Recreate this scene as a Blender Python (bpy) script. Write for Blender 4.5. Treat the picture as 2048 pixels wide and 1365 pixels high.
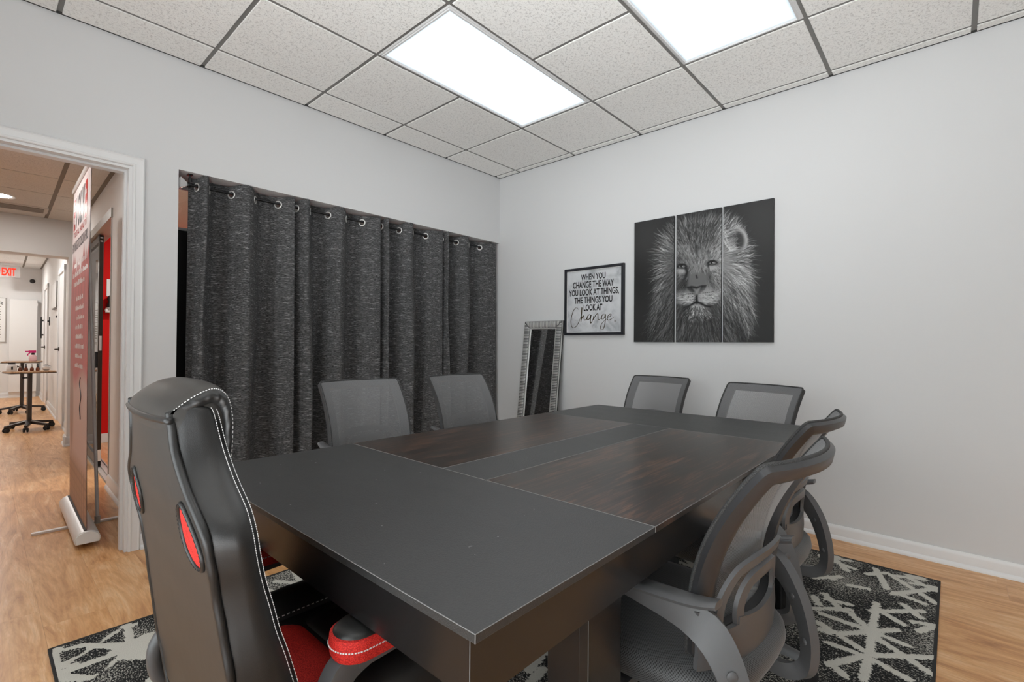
import bpy, bmesh, math, random
import numpy as np
from mathutils import Vector, Matrix
from math import pi, sin, cos, radians as rad

for o in list(bpy.data.objects):
    bpy.data.objects.remove(o, do_unlink=True)
SC = bpy.context.scene
COL = SC.collection

# ------------------------------------------------------------ camera, world, exposure
cam_data = bpy.data.cameras.new('camera')
cam = bpy.data.objects.new('camera', cam_data)
COL.objects.link(cam)
cam_data.sensor_fit = 'HORIZONTAL'
cam_data.sensor_width = 36.0
cam_data.lens = 972.286 / 2048 * 36
cam_data.clip_start = 0.02
_yaw, _pit, _rol = 0.736989, 0.0074407, 0.0080336
_F = Vector((-sin(_yaw) * cos(_pit), cos(_yaw) * cos(_pit), sin(_pit)))
_R = Vector((cos(_yaw), sin(_yaw), 0))
_U = _R.cross(_F)
_R2 = _R * cos(_rol) + _U * sin(_rol)
_U2 = -_R * sin(_rol) + _U * cos(_rol)
cam.matrix_world = Matrix(((_R2.x, _U2.x, -_F.x, 3.23545), (_R2.y, _U2.y, -_F.y, -3.37649),
                           (_R2.z, _U2.z, -_F.z, 1.11235), (0, 0, 0, 1)))
SC.camera = cam

world = bpy.data.worlds.new('world')
SC.world = world
world.use_nodes = True
world.node_tree.nodes['Background'].inputs[0].default_value = (0.92, 0.96, 1.0, 1)
world.node_tree.nodes["Background"].inputs[1].default_value = 5.0
SC.view_settings.view_transform = 'Standard'
SC.view_settings.look = 'None'
SC.view_settings.gamma = 1.0
SC.view_settings.use_curve_mapping = False
SC.view_settings.exposure = 0.0
# soft area light added unseen behind the camera, turned up to brighten the ceiling
_al = bpy.data.lights.new('bounce_light', 'AREA')
_al.shape = 'RECTANGLE'; _al.size = 2.6; _al.size_y = 1.6; _al.energy = 58; _al.spread = rad(105); _al.color = (.95, .98, 1)
bounce = bpy.data.objects.new('bounce_light', _al); COL.objects.link(bounce)
bounce.location = (3.6, -4.0, .9)
bounce.rotation_euler = Vector((-.40, .42, .80)).to_track_quat('-Z', 'Y').to_euler()
LIGHT_PANEL = 3.9       # emission of the troffer diffusers
LIGHT_HALL = 125.0       # emission of the recessed hall lamps

# ------------------------------------------------------------ helpers
class MB:
    """collects vertices and faces for ONE mesh object"""
    def __init__(s):
        s.v = []; s.f = []; s.mi = []; s.cur = 0
    def add(s, verts, faces, M=None):
        n = len(s.v)
        for p in verts:
            p = Vector(p)
            s.v.append(tuple(M @ p) if M is not None else tuple(p))
        for f in faces:
            s.f.append(tuple(i + n for i in f)); s.mi.append(s.cur)
        return s
    def box(s, x0, x1, y0, y1, z0, z1, M=None):
        v = [(x0,y0,z0),(x1,y0,z0),(x1,y1,z0),(x0,y1,z0),(x0,y0,z1),(x1,y0,z1),(x1,y1,z1),(x0,y1,z1)]
        f = [(0,3,2,1),(4,5,6,7),(0,1,5,4),(1,2,6,5),(2,3,7,6),(3,0,4,7)]
        return s.add(v, f, M)
    def rings(s, rings, closed=True, cap=True, M=None):
        """loft through rings of equal vertex count"""
        n = len(rings[0]); v = [p for r in rings for p in r]; f = []
        for i in range(len(rings) - 1):
            for j in range(n if closed else n - 1):
                k = (j + 1) % n
                f.append((i*n+j, i*n+k, (i+1)*n+k, (i+1)*n+j))
        if cap:
            f.append(tuple(range(n - 1, -1, -1)))
            f.append(tuple((len(rings)-1)*n + j for j in range(n)))
        return s.add(v, f, M)
    def lathe(s, prof, n=24, M=None, cap=True):
        """profile of (radius, z) about z"""
        r = [[(a*cos(2*pi*j/n), a*sin(2*pi*j/n), z) for j in range(n)] for a, z in prof]
        return s.rings(r, True, cap, M)
    def tube(s, path, r, n=10, M=None, cap=True, closed=False):
        path = [Vector(p) for p in path]; m = len(path); rr = r if hasattr(r, '__len__') else [r]*m
        t0 = (path[1] - path[0]).normalized()
        up = Vector((0,0,1)) if abs(t0.z) < .9 else Vector((1,0,0))
        u = t0.cross(up).normalized(); R = []
        for i in range(m):
            a = path[(i-1) % m] if (i > 0 or closed) else path[0]
            b = path[(i+1) % m] if (i < m-1 or closed) else path[-1]
            t = (b - a).normalized()
            u = (u - t * u.dot(t)).normalized(); w = t.cross(u)
            R.append([tuple(path[i] + (u*cos(2*pi*j/n) + w*sin(2*pi*j/n)) * rr[i]) for j in range(n)])
        if closed:
            R.append(R[0]); cap = False
        return s.rings(R, True, cap, M)
    def sweep(s, path, prof, ups, M=None, closed=False, cap=True):
        """sweep a closed 2D profile (a,b): a along side, b along up vector"""
        path = [Vector(p) for p in path]; m = len(path); R = []
        for i in range(m):
            a = path[(i-1) % m] if (i > 0 or closed) else path[0]
            b = path[(i+1) % m] if (i < m-1 or closed) else path[-1]
            t = (b - a).normalized()
            up = Vector(ups[i] if isinstance(ups, list) else ups)
            up = (up - t * up.dot(t)).normalized(); sd = t.cross(up)
            R.append([tuple(path[i] + sd*p[0] + up*p[1]) for p in (prof[i] if isinstance(prof[0][0], (tuple, list)) else prof)])
        if closed:
            R.append(R[0]); cap = False
        return s.rings(R, True, cap, M)
    def prism(s, poly, z0, z1, M=None):
        n = len(poly)
        v = [(a, b, z0) for a, b in poly] + [(a, b, z1) for a, b in poly]
        f = [tuple(range(n-1, -1, -1)), tuple(range(n, 2*n))]
        f += [(i, (i+1) % n, n + (i+1) % n, n + i) for i in range(n)]
        return s.add(v, f, M)
    def mesh(s, name):
        me = bpy.data.meshes.new(name)
        me.from_pydata(s.v, [], s.f); me.update()
        return me

def link(name, me, m=None, parent=None, smooth=None, bevel=0, seg=2, M=None):
    o = bpy.data.objects.new(name, me); COL.objects.link(o)
    if m is not None:
        for q in (m if isinstance(m, (list, tuple)) else [m]): me.materials.append(q)
    if parent is not None: o.parent = parent
    if M is not None: o.matrix_basis = M
    if smooth is not None:
        for p in me.polygons: p.use_smooth = True
        if smooth < 179:
            try: me.set_sharp_from_angle(angle=rad(smooth))
            except Exception: pass
    if bevel:
        b = o.modifiers.new('bevel', 'BEVEL'); b.width = bevel; b.segments = seg; b.limit_method = 'ANGLE'; b.angle_limit = rad(35)
        if smooth is None:
            for p in me.polygons: p.use_smooth = True
            b.harden_normals = True
    return o

def obj(name, mb, m=None, parent=None, smooth=None, bevel=0, seg=2, M=None, fix=True):
    me = mb.mesh(name)
    if len(set(mb.mi)) > 1: me.polygons.foreach_set('material_index', mb.mi)
    if fix:
        bm = bmesh.new(); bm.from_mesh(me); bmesh.ops.recalc_face_normals(bm, faces=bm.faces); bm.to_mesh(me); bm.free()
    return link(name, me, m, parent, smooth, bevel, seg, M)

def tag(o, label, cat, group=None):
    o['label'] = label; o['category'] = cat
    if group: o['group'] = group
    return o
def thing(name, label, cat, loc=(0,0,0), rz=0, group=None, M=None):
    o = bpy.data.objects.new(name, None); COL.objects.link(o)
    o.empty_display_size = .1
    if M is not None: o.matrix_basis = M
    else: o.location = loc; o.rotation_euler = (0, 0, rz)
    return tag(o, label, cat, group)
def struct(name, mb, m, parent=None, **k):
    o = obj(name, mb, m, parent, **k)
    if parent is None: o['kind'] = 'structure'
    return o
def dup(root, label=None):
    r = root.copy(); COL.objects.link(r)
    if label: r['label'] = label
    for ch in list(root.children):
        c = ch.copy(); COL.objects.link(c); c.parent = r
        for g in list(ch.children):
            d = g.copy(); COL.objects.link(d); d.parent = c
    return r
def subsurf(o, lv=2):
    s = o.modifiers.new('subsurf', 'SUBSURF'); s.levels = lv; s.render_levels = lv
    for p in o.data.polygons: p.use_smooth = True
    return o
def rrect(w, h, r, n=5, cx=0, cy=0):
    """rounded rectangle outline, counter-clockwise"""
    out = []
    for (sx, sy, a0) in ((1,1,0),(-1,1,90),(-1,-1,180),(1,-1,270)):
        for i in range(n + 1):
            a = rad(a0 + 90*i/n)
            out.append((cx + sx*(w/2 - r) + r*cos(a), cy + sy*(h/2 - r) + r*sin(a)))
    return out
def lerp(a, b, t): return a + (b - a) * t
def curve_pts(pts, n):
    """Catmull-Rom through points -> n samples (tuples of any dimension)"""
    P = np.array(pts, float); m = len(P)
    t = np.linspace(0, m - 1, n); out = []
    for x in t:
        i = min(int(x), m - 2); u = x - i
        p0 = P[max(i-1, 0)]; p1 = P[i]; p2 = P[i+1]; p3 = P[min(i+2, m-1)]
        out.append(tuple(.5*((2*p1) + (-p0+p2)*u + (2*p0-5*p1+4*p2-p3)*u*u + (-p0+3*p1-3*p2+p3)*u**3)))
    return out

# ------------------------------------------------------------ materials
def srgb(r, g, b):
    f = lambda c: (c/255/12.92) if c/255 <= .04045 else ((c/255 + .055)/1.055)**2.4
    return (f(r), f(g), f(b), 1)
class NT:
    def __init__(s, name):
        s.m = bpy.data.materials.new(name); s.m.use_nodes = True
        s.t = s.m.node_tree; s.b = s.t.nodes['Principled BSDF']; s.out = s.t.nodes['Material Output']
    def n(s, ty, ins=None, **attr):
        nd = s.t.nodes.new(ty)
        for k, v in attr.items(): setattr(nd, k, v)
        if ins:
            for k, v in ins.items(): s.set(nd.inputs[k], v)
        return nd
    def set(s, sock, v):
        if isinstance(v, bpy.types.NodeSocket): s.t.links.new(v, sock)
        elif isinstance(v, bpy.types.Node): s.t.links.new(v.outputs[0], sock)
        else: sock.default_value = v
    def P(s, **k):
        for a, v in k.items(): s.set(s.b.inputs[a.replace('_', ' ')], v)
        return s
    def math(s, op, a, b=0, c=0, clamp=False):
        nd = s.n('ShaderNodeMath', operation=op, use_clamp=clamp)
        s.set(nd.inputs[0], a); s.set(nd.inputs[1], b); s.set(nd.inputs[2], c)
        return nd.outputs[0]
    def coord(s, kind='Object', scale=(1,1,1), loc=(0,0,0), rot=(0,0,0)):
        c = s.n('ShaderNodeTexCoord').outputs[kind]
        return s.n('ShaderNodeMapping', {'Vector': c, 'Scale': scale, 'Location': loc, 'Rotation': rot}).outputs[0]
    def noise(s, vec, scale, detail=3, rough=.5, dist=0):
        return s.n('ShaderNodeTexNoise', {'Vector': vec, 'Scale': scale, 'Detail': detail, 'Roughness': rough, 'Distortion': dist}).outputs[0]
    def ramp(s, fac, stops):
        r = s.n('ShaderNodeValToRGB', {'Fac': fac}); e = r.color_ramp.elements
        while len(e) < len(stops): e.new(.5)
        for i, (p, c) in enumerate(stops):
            e[i].position = p; e[i].color = c if len(c) == 4 else (*c, 1)
        return r.outputs[0]
    def mix(s, fac, a, b, mode='MIX'):
        nd = s.n('ShaderNodeMix', data_type='RGBA', blend_type=mode)
        s.set(nd.inputs['Factor'], fac)
        s.set(nd.inputs[6], a); s.set(nd.inputs[7], b)
        return nd.outputs[2]
    def bump(s, h, strength=.3, dist=.01):
        s.set(s.b.inputs['Normal'], s.n('ShaderNodeBump', {'Height': h, 'Strength': strength, 'Distance': dist}).outputs[0])
        return s

def plain(name, col, rough=.5, metal=0, spec=.5, **k):
    t = NT(name); t.P(Base_Color=col, Roughness=rough, Metallic=metal, Specular_IOR_Level=spec, **k)
    return t.m

M = {}
def build_materials():
    # painted walls
    def wall(name, c):
        t = NT(name); v = t.coord('Object')
        n1 = t.noise(v, 1.3, 2)
        t.P(Base_Color=t.mix(n1, tuple(x*.97 for x in c[:3]) + (1,), c), Roughness=.75, Specular_IOR_Level=.25)
        t.bump(t.noise(v, 160, 2), .06, .002); return t.m
    M['wall'] = wall('wall paint', (.665, .667, .67, 1))
    M['wall_hall'] = wall('hall wall paint', (.80, .79, .78, 1))
    M['wall_red'] = wall('red wall paint', (.62, .006, .004, 1))
    M['trim'] = plain('white trim paint', (.76, .76, .76, 1), .38)
    # mineral fibre ceiling tile
    def tile(name, c, dark):
        t = NT(name); v0 = t.coord('Object'); rnd = t.n('ShaderNodeObjectInfo').outputs['Random']
        v = t.n('ShaderNodeVectorMath', {0: v0, 1: t.n('ShaderNodeCombineXYZ', {'X': t.math('MULTIPLY', rnd, 40), 'Y': t.math('MULTIPLY', rnd, 17)})}, operation='ADD').outputs[0]
        pit = t.noise(v, 92, 4, .62, .9)
        fine = t.noise(v, 210, 3, .6)
        p = t.ramp(pit, [(.34, (0,0,0)), (.46, (1,1,1))])
        f = t.ramp(fine, [(.28, (.45,.45,.45)), (.46, (1,1,1))])
        base = t.mix(t.math('MULTIPLY', p, f), dark, c)
        base = t.mix(t.math('MULTIPLY', rnd, .08), base, (.5,.48,.44,1))
        t.P(Base_Color=base, Roughness=.95, Specular_IOR_Level=.05)
        t.bump(t.math('ADD', p, t.math('MULTIPLY', f, .5)), .55, .004); return t.m
    M['tile'] = tile('mineral fibre tile', (.91, .905, .88, 1), (.70, .69, .67, 1))
    M['tile_hall'] = tile('hall mineral fibre tile', (.76, .72, .67, 1), (.66, .62, .575, 1))
    M['tee'] = plain('grey ceiling grid', (.17, .165, .155, 1), .45)
    M['tee_hall'] = plain('brown hall grid', (.17, .135, .10, 1), .5)
    M['troffer'] = plain('troffer enamel', (.62, .62, .62, 1), .4)
    # wood laminate
    def floor(name, cols, sc=1.0):
        t = NT(name); rnd = t.n('ShaderNodeObjectInfo').outputs['Random']
        v0 = t.coord('Object')
        off = t.n('ShaderNodeCombineXYZ', {'X': t.math('MULTIPLY', rnd, 31), 'Y': t.math('MULTIPLY', rnd, 47), 'Z': t.math('MULTIPLY', rnd, 11)})
        v = t.n('ShaderNodeVectorMath', {0: v0, 1: off}, operation='ADD').outputs[0]
        vs = t.n('ShaderNodeMapping', {'Vector': v, 'Scale': (.7*sc, 4.2*sc, 1)}).outputs[0]
        big = t.noise(vs, 2.0, 6, .64, 2.6)
        vf = t.n('ShaderNodeMapping', {'Vector': v, 'Scale': (2.2, 30, 1)}).outputs[0]
        fine = t.noise(vf, 4, 4, .6, .6)
        c = t.ramp(big, [(.26, cols[0]), (.42, cols[1]), (.54, cols[2]), (.70, cols[3])])
        c = t.mix(t.ramp(fine, [(.35, (.3,.3,.3)), (.6, (0,0,0))]), c, cols[0])
        c = t.mix(t.math('MULTIPLY', rnd, .10), c, cols[3])
        t.P(Base_Color=c, Roughness=.30, Specular_IOR_Level=.42)
        t.bump(fine, .05, .001); return t.m
    M['floor'] = floor('honey oak laminate', [srgb(160,104,56), srgb(204,148,94), srgb(220,168,114), srgb(236,198,154)])
    M['underlay'] = plain('floor underlay', (.22, .13, .07, 1), .9)
    # rug: pattern stored as a colour attribute, fleck by noise
    t = NT('rug pile'); a = t.n('ShaderNodeAttribute', attribute_name='Col').outputs['Color']
    sep = t.n('ShaderNodeSeparateColor', {'Color': a})
    v = t.coord('Object', (1, 1, 0))
    fl = t.noise(t.coord('Object', (1, 1.6, 0)), 115, 3, .75)
    thr = t.math('SUBTRACT', .635, t.math('MULTIPLY', sep.outputs[1], .15))
    fleck = t.math('GREATER_THAN', fl, thr)
    wv = t.noise(v, 420, 2, .6)
    white = t.mix(wv, srgb(165,162,152), srgb(226,223,214)); black = t.mix(wv, srgb(20,20,21), srgb(52,52,53))
    edge = t.math('GREATER_THAN', t.math('ADD', sep.outputs[0], t.math('MULTIPLY', t.math('SUBTRACT', t.noise(v, 75, 4, .75), .5), 1.5)), .5)
    c = t.mix(t.math('MAXIMUM', edge, t.math('MULTIPLY', fleck, .8)), black, white)
    t.P(Base_Color=c, Roughness=.95, Specular_IOR_Level=.1)
    t.bump(t.math('ADD', t.math('MULTIPLY', edge, .8), t.math('MULTIPLY', wv, .5)), .5, .004); M['rug'] = t.m
    M['rug_edge'] = plain('rug binding', srgb(38,38,38), .9)
    # table laminates
    t = NT('black table laminate'); v = t.coord('Object')
    n = t.noise(v, 430, 2, .6); sm = t.noise(t.coord('Object', (1, 3, 1)), 6, 4, .6)
    dust = t.math('GREATER_THAN', t.noise(v, 95, 1, .5), .80)
    t.P(Base_Color=t.mix(dust, t.mix(sm, (.009,.009,.009,1), (.018,.018,.018,1)), (.3,.3,.3,1)), Roughness=t.math('ADD', .40, t.math('MULTIPLY', sm, .08)), Specular_IOR_Level=1.0)
    t.bump(n, .5, .0014); M['table_black'] = t.m
    t = NT('dark walnut table laminate'); v = t.coord('Object', (17, 1.0, 1))
    n = t.noise(v, 4, 5, .6, 1.4); n2 = t.ramp(t.noise(t.coord('Object', (5, .6, 1)), 3, 3, .5, 1.5), [(.40, (0,0,0)), (.60, (1,1,1))])
    c = t.ramp(n, [(.34, (.012,.010,.009,1)), (.5, (.028,.018,.014,1)), (.60, (.115,.058,.036,1)), (.72, (.024,.016,.013,1))])
    t.P(Base_Color=t.mix(n2, c, (.024,.018,.015,1)), Roughness=.30, Specular_IOR_Level=.6)
    t.bump(n, .05, .001); M['table_walnut'] = t.m
    M['table_side'] = plain('black table edge', (.012, .011, .011, 1), .24, 0, .6)
    M['table_edge'] = plain('pale bevel edge', (.20, .195, .19, 1), .5)  # thin paler line along the bevelled panel and board edges
    # plastics, fabrics
    t = NT('black chair plastic'); t.P(Base_Color=(.098,.098,.101,1), Roughness=.42, Specular_IOR_Level=.5)
    t.bump(t.noise(t.coord('Object'), 700, 2), .12, .0006); M['plastic'] = t.m
    M['plastic_frame'] = plain('black frame plastic', (.030,.030,.032,1), .38)
    M['plastic_dark'] = plain('dark plastic', (.012,.012,.013,1), .5)
    M['rubber'] = plain('caster rubber', (.014,.014,.015,1), .65)
    M['chrome'] = plain('chrome', (.62,.62,.63,1), .16, 1)
    M['nickel'] = plain('brushed nickel', (.84,.83,.81,1), .32, .55)
    M['aluminium'] = plain('satin aluminium', (.74,.73,.72,1), .38, .45)
    # chair mesh: real see-through weave
    t = NT('chair back mesh'); v = t.coord('UV')
    wx = t.n('ShaderNodeSeparateXYZ', {'Vector': v})
    sx = t.math('SINE', t.math('MULTIPLY', wx.outputs[0], 2*pi)); sy = t.math('SINE', t.math('MULTIPLY', wx.outputs[1], 2*pi))
    hole = t.math('GREATER_THAN', t.math('MULTIPLY', sx, sy), .26)
    tr = t.n('ShaderNodeBsdfTransparent'); t.P(Base_Color=(.16,.16,.163,1), Roughness=.55, Sheen_Weight=.3)
    t.set(t.out.inputs[0], t.n('ShaderNodeMixShader', {0: hole, 1: t.b.outputs[0], 2: tr.outputs[0]})); M['mesh'] = t.m
    # seat mesh over foam (opaque)
    t = NT('seat mesh fabric'); v = t.coord('UV'); wx = t.n('ShaderNodeSeparateXYZ', {'Vector': v})
    sx = t.math('SINE', t.math('MULTIPLY', wx.outputs[0], 2*pi)); sy = t.math('SINE', t.math('MULTIPLY', wx.outputs[1], 2*pi))
    h = t.math('MULTIPLY', sx, sy)
    t.P(Base_Color=t.mix(t.math('GREATER_THAN', h, .15), (.085,.085,.088,1), (.006,.006,.006,1)), Roughness=.55, Sheen_Weight=.2)
    t.bump(h, -.5, .001); M['seat'] = t.m
    t = NT('mesh piping'); w = t.noise(t.coord('Object'), 800, 2, .6)
    t.P(Base_Color=t.mix(t.ramp(w, [(.45, (0,0,0)), (.6, (1,1,1))]), (.010,.010,.010,1), (.065,.065,.065,1)), Roughness=.7)
    t.bump(w, .4, .0015); M['piping'] = t.m
    # leather
    t = NT('black faux leather'); v = t.coord('Object')
    vo = t.n('ShaderNodeTexVoronoi', {'Vector': v, 'Scale': 620}, feature='DISTANCE_TO_EDGE').outputs['Distance']
    cr = t.noise(v, 16, 4, .6, 1.2)
    t.P(Base_Color=(.017,.0168,.0166,1), Roughness=.36, Specular_IOR_Level=.55)
    t.bump(t.math('ADD', t.math('MULTIPLY', t.math('MINIMUM', vo, .2), 1.2), t.math('MULTIPLY', cr, 1.2)), .14, .002); M['leather'] = t.m
    t = NT('smooth back shell leather'); v = t.coord('Object')
    t.P(Base_Color=(.038,.035,.032,1), Roughness=.42, Specular_IOR_Level=.5)
    t.bump(t.noise(v, 9, 3, .5, .5), .12, .006); M['shell'] = t.m
    M['stitch'] = plain('white thread', (.75,.75,.74,1), .8)
    M['stitch_black'] = plain('black thread', (.015,.015,.015,1), .8)
    t = NT('red sport mesh'); v = t.coord('Object')
    vo = t.n('ShaderNodeTexVoronoi', {'Vector': v, 'Scale': 480}, distance='CHEBYCHEV').outputs['Distance']
    t.P(Base_Color=t.mix(t.ramp(vo, [(.15, (0,0,0)), (.6, (1,1,1))]), (.80,.035,.022,1), (.42,.004,.004,1)), Roughness=.7)
    t.bump(vo, -.8, .002); M['red_mesh'] = t.m
    M['red_leather'] = plain('red faux leather', (.62,.008,.008,1), .4)
    # curtain: black cloth with short pale horizontal slubs
    t = NT('slub curtain cloth'); v = t.coord('UV', (1, 1, 1))
    a = t.noise(t.n('ShaderNodeMapping', {'Vector': v, 'Scale': (22, 230, 1)}).outputs[0], 1, 3, .65)
    b = t.noise(t.n('ShaderNodeMapping', {'Vector': v, 'Scale': (70, 380, 1), 'Location': (7, 3, 0)}).outputs[0], 1, 2, .6)
    c = t.noise(t.n('ShaderNodeMapping', {'Vector': v, 'Scale': (6, 40, 1)}).outputs[0], 1, 3, .6)
    base = t.mix(t.ramp(b, [(.36, (0,0,0)), (.68, (1,1,1))]), (.009,.009,.0095,1), (.165,.165,.168,1))
    base = t.mix(t.ramp(a, [(.57, (0,0,0)), (.68, (1,1,1))]), base, (.46,.46,.465,1))
    base = t.mix(t.ramp(c, [(.3, (.5,.5,.5)), (.6, (0,0,0))]), base, (.022,.022,.023,1))
    t.P(Base_Color=base, Roughness=.8, Specular_IOR_Level=.3); t.bump(b, .25, .0015); M['curtain'] = t.m
    M['black_metal'] = plain('black rod enamel', (.012,.012,.013,1), .3, .3)
    # glass things
    t = NT('clear glass'); t.P(Base_Color=(1,1,1,1), Roughness=.02, Transmission_Weight=1, IOR=1.45); M['glass'] = t.m
    t = NT('thin pane'); tr = t.n('ShaderNodeBsdfTransparent', {0: (.93,.94,.93,1)}); gl = t.n('ShaderNodeBsdfGlossy', {'Roughness': .02})
    fr = t.n('ShaderNodeFresnel', {'IOR': 1.5})
    t.set(t.out.inputs[0], t.n('ShaderNodeMixShader', {0: fr, 1: tr, 2: gl})); M['pane'] = t.m
    M['acrylic'] = plain('faceted acrylic', (.88,.88,.88,1), .12, 0, .6, Transmission_Weight=.35)
    M['mirror'] = plain('mirror silvering', (.88,.88,.88,1), .015, 1)
    M['silver_paint'] = plain('silver frame paint', (.60,.60,.59,1), .42, .35)
    M['silver_groove'] = plain('dark silver groove', (.10,.10,.10,1), .5, .3)
    M['void'] = plain('matt black board', (.008,.007,.008,1), .5)
    M['frame_black'] = plain('black picture frame', (.012,.013,.018,1), .4)
    t = NT('grey plaster print'); v = t.coord('Object'); n = t.noise(v, 6, 5, .62, .4)
    t.P(Base_Color=t.ramp(n, [(.3, srgb(150,153,157)), (.5, srgb(196,198,201)), (.7, srgb(208,210,212))]), Roughness=.5); M['plaster_print'] = t.m
    M['ink'] = plain('black ink', (.010,.010,.012,1), .5)
    M['ink_gold'] = plain('black gold ink', (.05,.034,.010,1), .4)
    t = NT('canvas print'); a = t.n('ShaderNodeAttribute', attribute_name='Col').outputs['Color']
    t.P(Base_Color=a, Roughness=.55, Specular_IOR_Level=.3); M['canvas'] = t.m
    M['canvas_side'] = plain('canvas wrap', (.014,.014,.014,1), .6)
    # lamps
    def emit(name, c, s):
        t = NT(name); e = t.n('ShaderNodeEmission', {'Color': c, 'Strength': s}); t.set(t.out.inputs[0], e.outputs[0]); return t.m
    t = NT('lit acrylic diffuser'); sx = t.n('ShaderNodeSeparateXYZ', {'Vector': t.coord('Object')})
    ed = t.math('MINIMUM', t.math('SUBTRACT', .272, t.math('ABSOLUTE', sx.outputs[0])), t.math('SUBTRACT', .577, t.math('ABSOLUTE', sx.outputs[1])))
    gl = t.math('SMOOTH_MIN', t.math('MULTIPLY', ed, 9.0), 1.0, .3)       # tubes inside: dimmer and bluer by the rim
    e = t.n('ShaderNodeEmission', {'Color': t.mix(gl, (.80, .91, 1, 1), (.985, .993, 1, 1)), 'Strength': t.math('MULTIPLY', t.math('ADD', .24, t.math('MULTIPLY', gl, .86)), LIGHT_PANEL)})
    t.set(t.out.inputs[0], e.outputs[0]); M['diffuser'] = t.m
    M['bulb'] = emit('lit lamp lens', (1, .965, .92, 1), LIGHT_HALL); M['bulb_bright'] = emit('lit bright lamp lens', (1, .98, .95, 1), LIGHT_HALL*3.4)
    M['exit_red'] = emit('lit exit letters', (1, .03, .015, 1), 2.2)
    # hall odds and ends
    M['white'] = plain('white melamine', (.80,.80,.79,1), .4)
    M['white_print'] = plain('white print', (.82,.82,.81,1), .5)
    M['brown_frame'] = plain('dark bronze frame', (.045,.034,.026,1), .35, .4)
    M['grey_frame'] = plain('grey door frame', (.40,.38,.35,1), .4)
    M['cart_post'] = plain('bronze cart enamel', (.040,.028,.022,1), .35)
    t = NT('cart top wood'); t.P(Base_Color=t.ramp(t.noise(t.coord('Object', (3, 40, 1)), 3, 3), [(.3, srgb(150,110,78)), (.7, srgb(196,160,122))]), Roughness=.4); M['cart_wood'] = t.m
    M['amber'] = plain('amber bottle glass', (.20,.045,.012,1), .12, Transmission_Weight=.3)
    M['clear_plastic'] = plain('clear plastic', (.86,.84,.83,1), .12, Transmission_Weight=.6)
    M['label_white'] = plain('paper label', (.78,.74,.72,1), .6)
    M['pink'] = plain('magenta plastic', (.62,.01,.16,1), .35)
    M['pink_liquid'] = plain('pink liquid bottle', (.80,.50,.52,1), .2)
    M['black_cap'] = plain('black cap', (.015,.015,.016,1), .35)
    t = NT('banner print'); a = t.n('ShaderNodeAttribute', attribute_name='Col').outputs['Color']
    t.P(Base_Color=a, Roughness=.45, Specular_IOR_Level=.3); M['banner'] = t.m
    M['banner_red'] = plain('banner red ink', srgb(200,40,40), .35)
    M['banner_dark'] = plain('banner dark ink', srgb(70,66,74), .35)
    M['banner_white'] = plain('banner white ink', srgb(232,214,212), .35)
    M['vent_grey'] = plain('vent grille', (.30,.26,.22,1), .5)
    M['plum'] = plain('dark plum board', (.03,.008,.012,1), .5)
    M['green_ink'] = plain('teal ink', (.05,.25,.22,1), .5)
build_materials()
RUG_SEGS = [(2.834, -1.094, 2.99, -1.192, 0.03), (2.834, -1.014, 2.988, -1.024, 0.03), (2.918, -0.922, 3.02, -1.054, 0.03), (2.919, -1.124, 3.073, -0.945, 0.03), (2.992, -0.754, 3.003, -1.046, 0.03), (2.992, -1.021, 3.111, -1.047, 0.03), (3.012, -1.061, 3.096, -1.124, 0.03), (3.096, -1.124, 3.196, -1.203, 0.03), (3.005, -1.068, 3.014, -1.231, 0.03), (2.915, -1.372, 3.012, -1.213, 0.03), (3.012, -1.213, 3.193, -1.064, 0.03), (3.014, -1.231, 3.127, -1.28, 0.03), (3.013, -1.222, 3.015, -1.384, 0.03), (2.892, -1.229, 3.014, -1.231, 0.03), (2.922, -1.365, 2.967, -1.407, 0.03), (2.853, -1.15, 2.879, -1.15, 0.03), (2.725, -0.375, 2.87, -0.426, 0.03), (2.748, -0.48, 2.787, -0.317, 0.03), (2.741, -0.293, 2.849, -0.475, 0.03), (2.716, -0.361, 2.841, -0.33, 0.03), (2.705, -0.561, 2.817, -0.626, 0.03), (2.748, -0.672, 2.835, -0.572, 0.03), (2.927, -0.449, 2.993, -0.369, 0.03), (2.949, -0.352, 3.013, -0.562, 0.03), (3.015, -0.385, 3.132, -0.331, 0.03), (3.031, -0.406, 3.189, -0.585, 0.03), (3.036, -0.606, 3.181, -0.405, 0.03), (3.044, -0.583, 3.141, -0.614, 0.03), (3.096, -0.417, 3.176, -0.393, 0.03), (2.882, -0.643, 2.946, -0.626, 0.03), (2.811, -0.817, 2.89, -0.921, 0.03), (2.828, -0.862, 2.908, -0.847, 0.03), (2.983, -0.848, 3.14, -0.701, 0.03), (3.012, -0.821, 3.089, -0.88, 0.03), (3.078, -0.688, 3.138, -0.77, 0.03), (3.116, -0.83, 3.188, -0.801, 0.03), (3.139, -0.895, 3.188, -0.801, 0.03), (2.78, -0.876, 2.811, -0.938, 0.03), (2.843, -0.951, 2.915, -0.897, 0.03), (2.797, -0.994, 2.822, -0.971, 0.03), (2.834, -1.094, 2.878, -1.139, 0.03), (3.077, -0.327, 3.126, -0.318, 0.03), (3.079, -0.362, 3.182, -0.437, 0.03), (0.887, -3.173, 0.898, -3.09, 0.03), (0.977, -3.168, 0.876, -2.962, 0.045), (1.047, -3.163, 1.058, -3.013, 0.05), (0.907, -3.091, 1.065, -2.944, 0.06), (1.042, -3.01, 1.023, -2.936, 0.09), (0.863, -2.974, 1.016, -2.989, 0.04), (0.86, -3.17, 1.07, -3.188, 0.03), (0.991, -3.175, 1.018, -3.143, 0.04), (1.07, -3.179, 1.129, -3.117, 0.05), (1.103, -3.064, 1.062, -3.026, 0.04), (1.054, -3.025, 1.118, -2.957, 0.08)]
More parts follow.
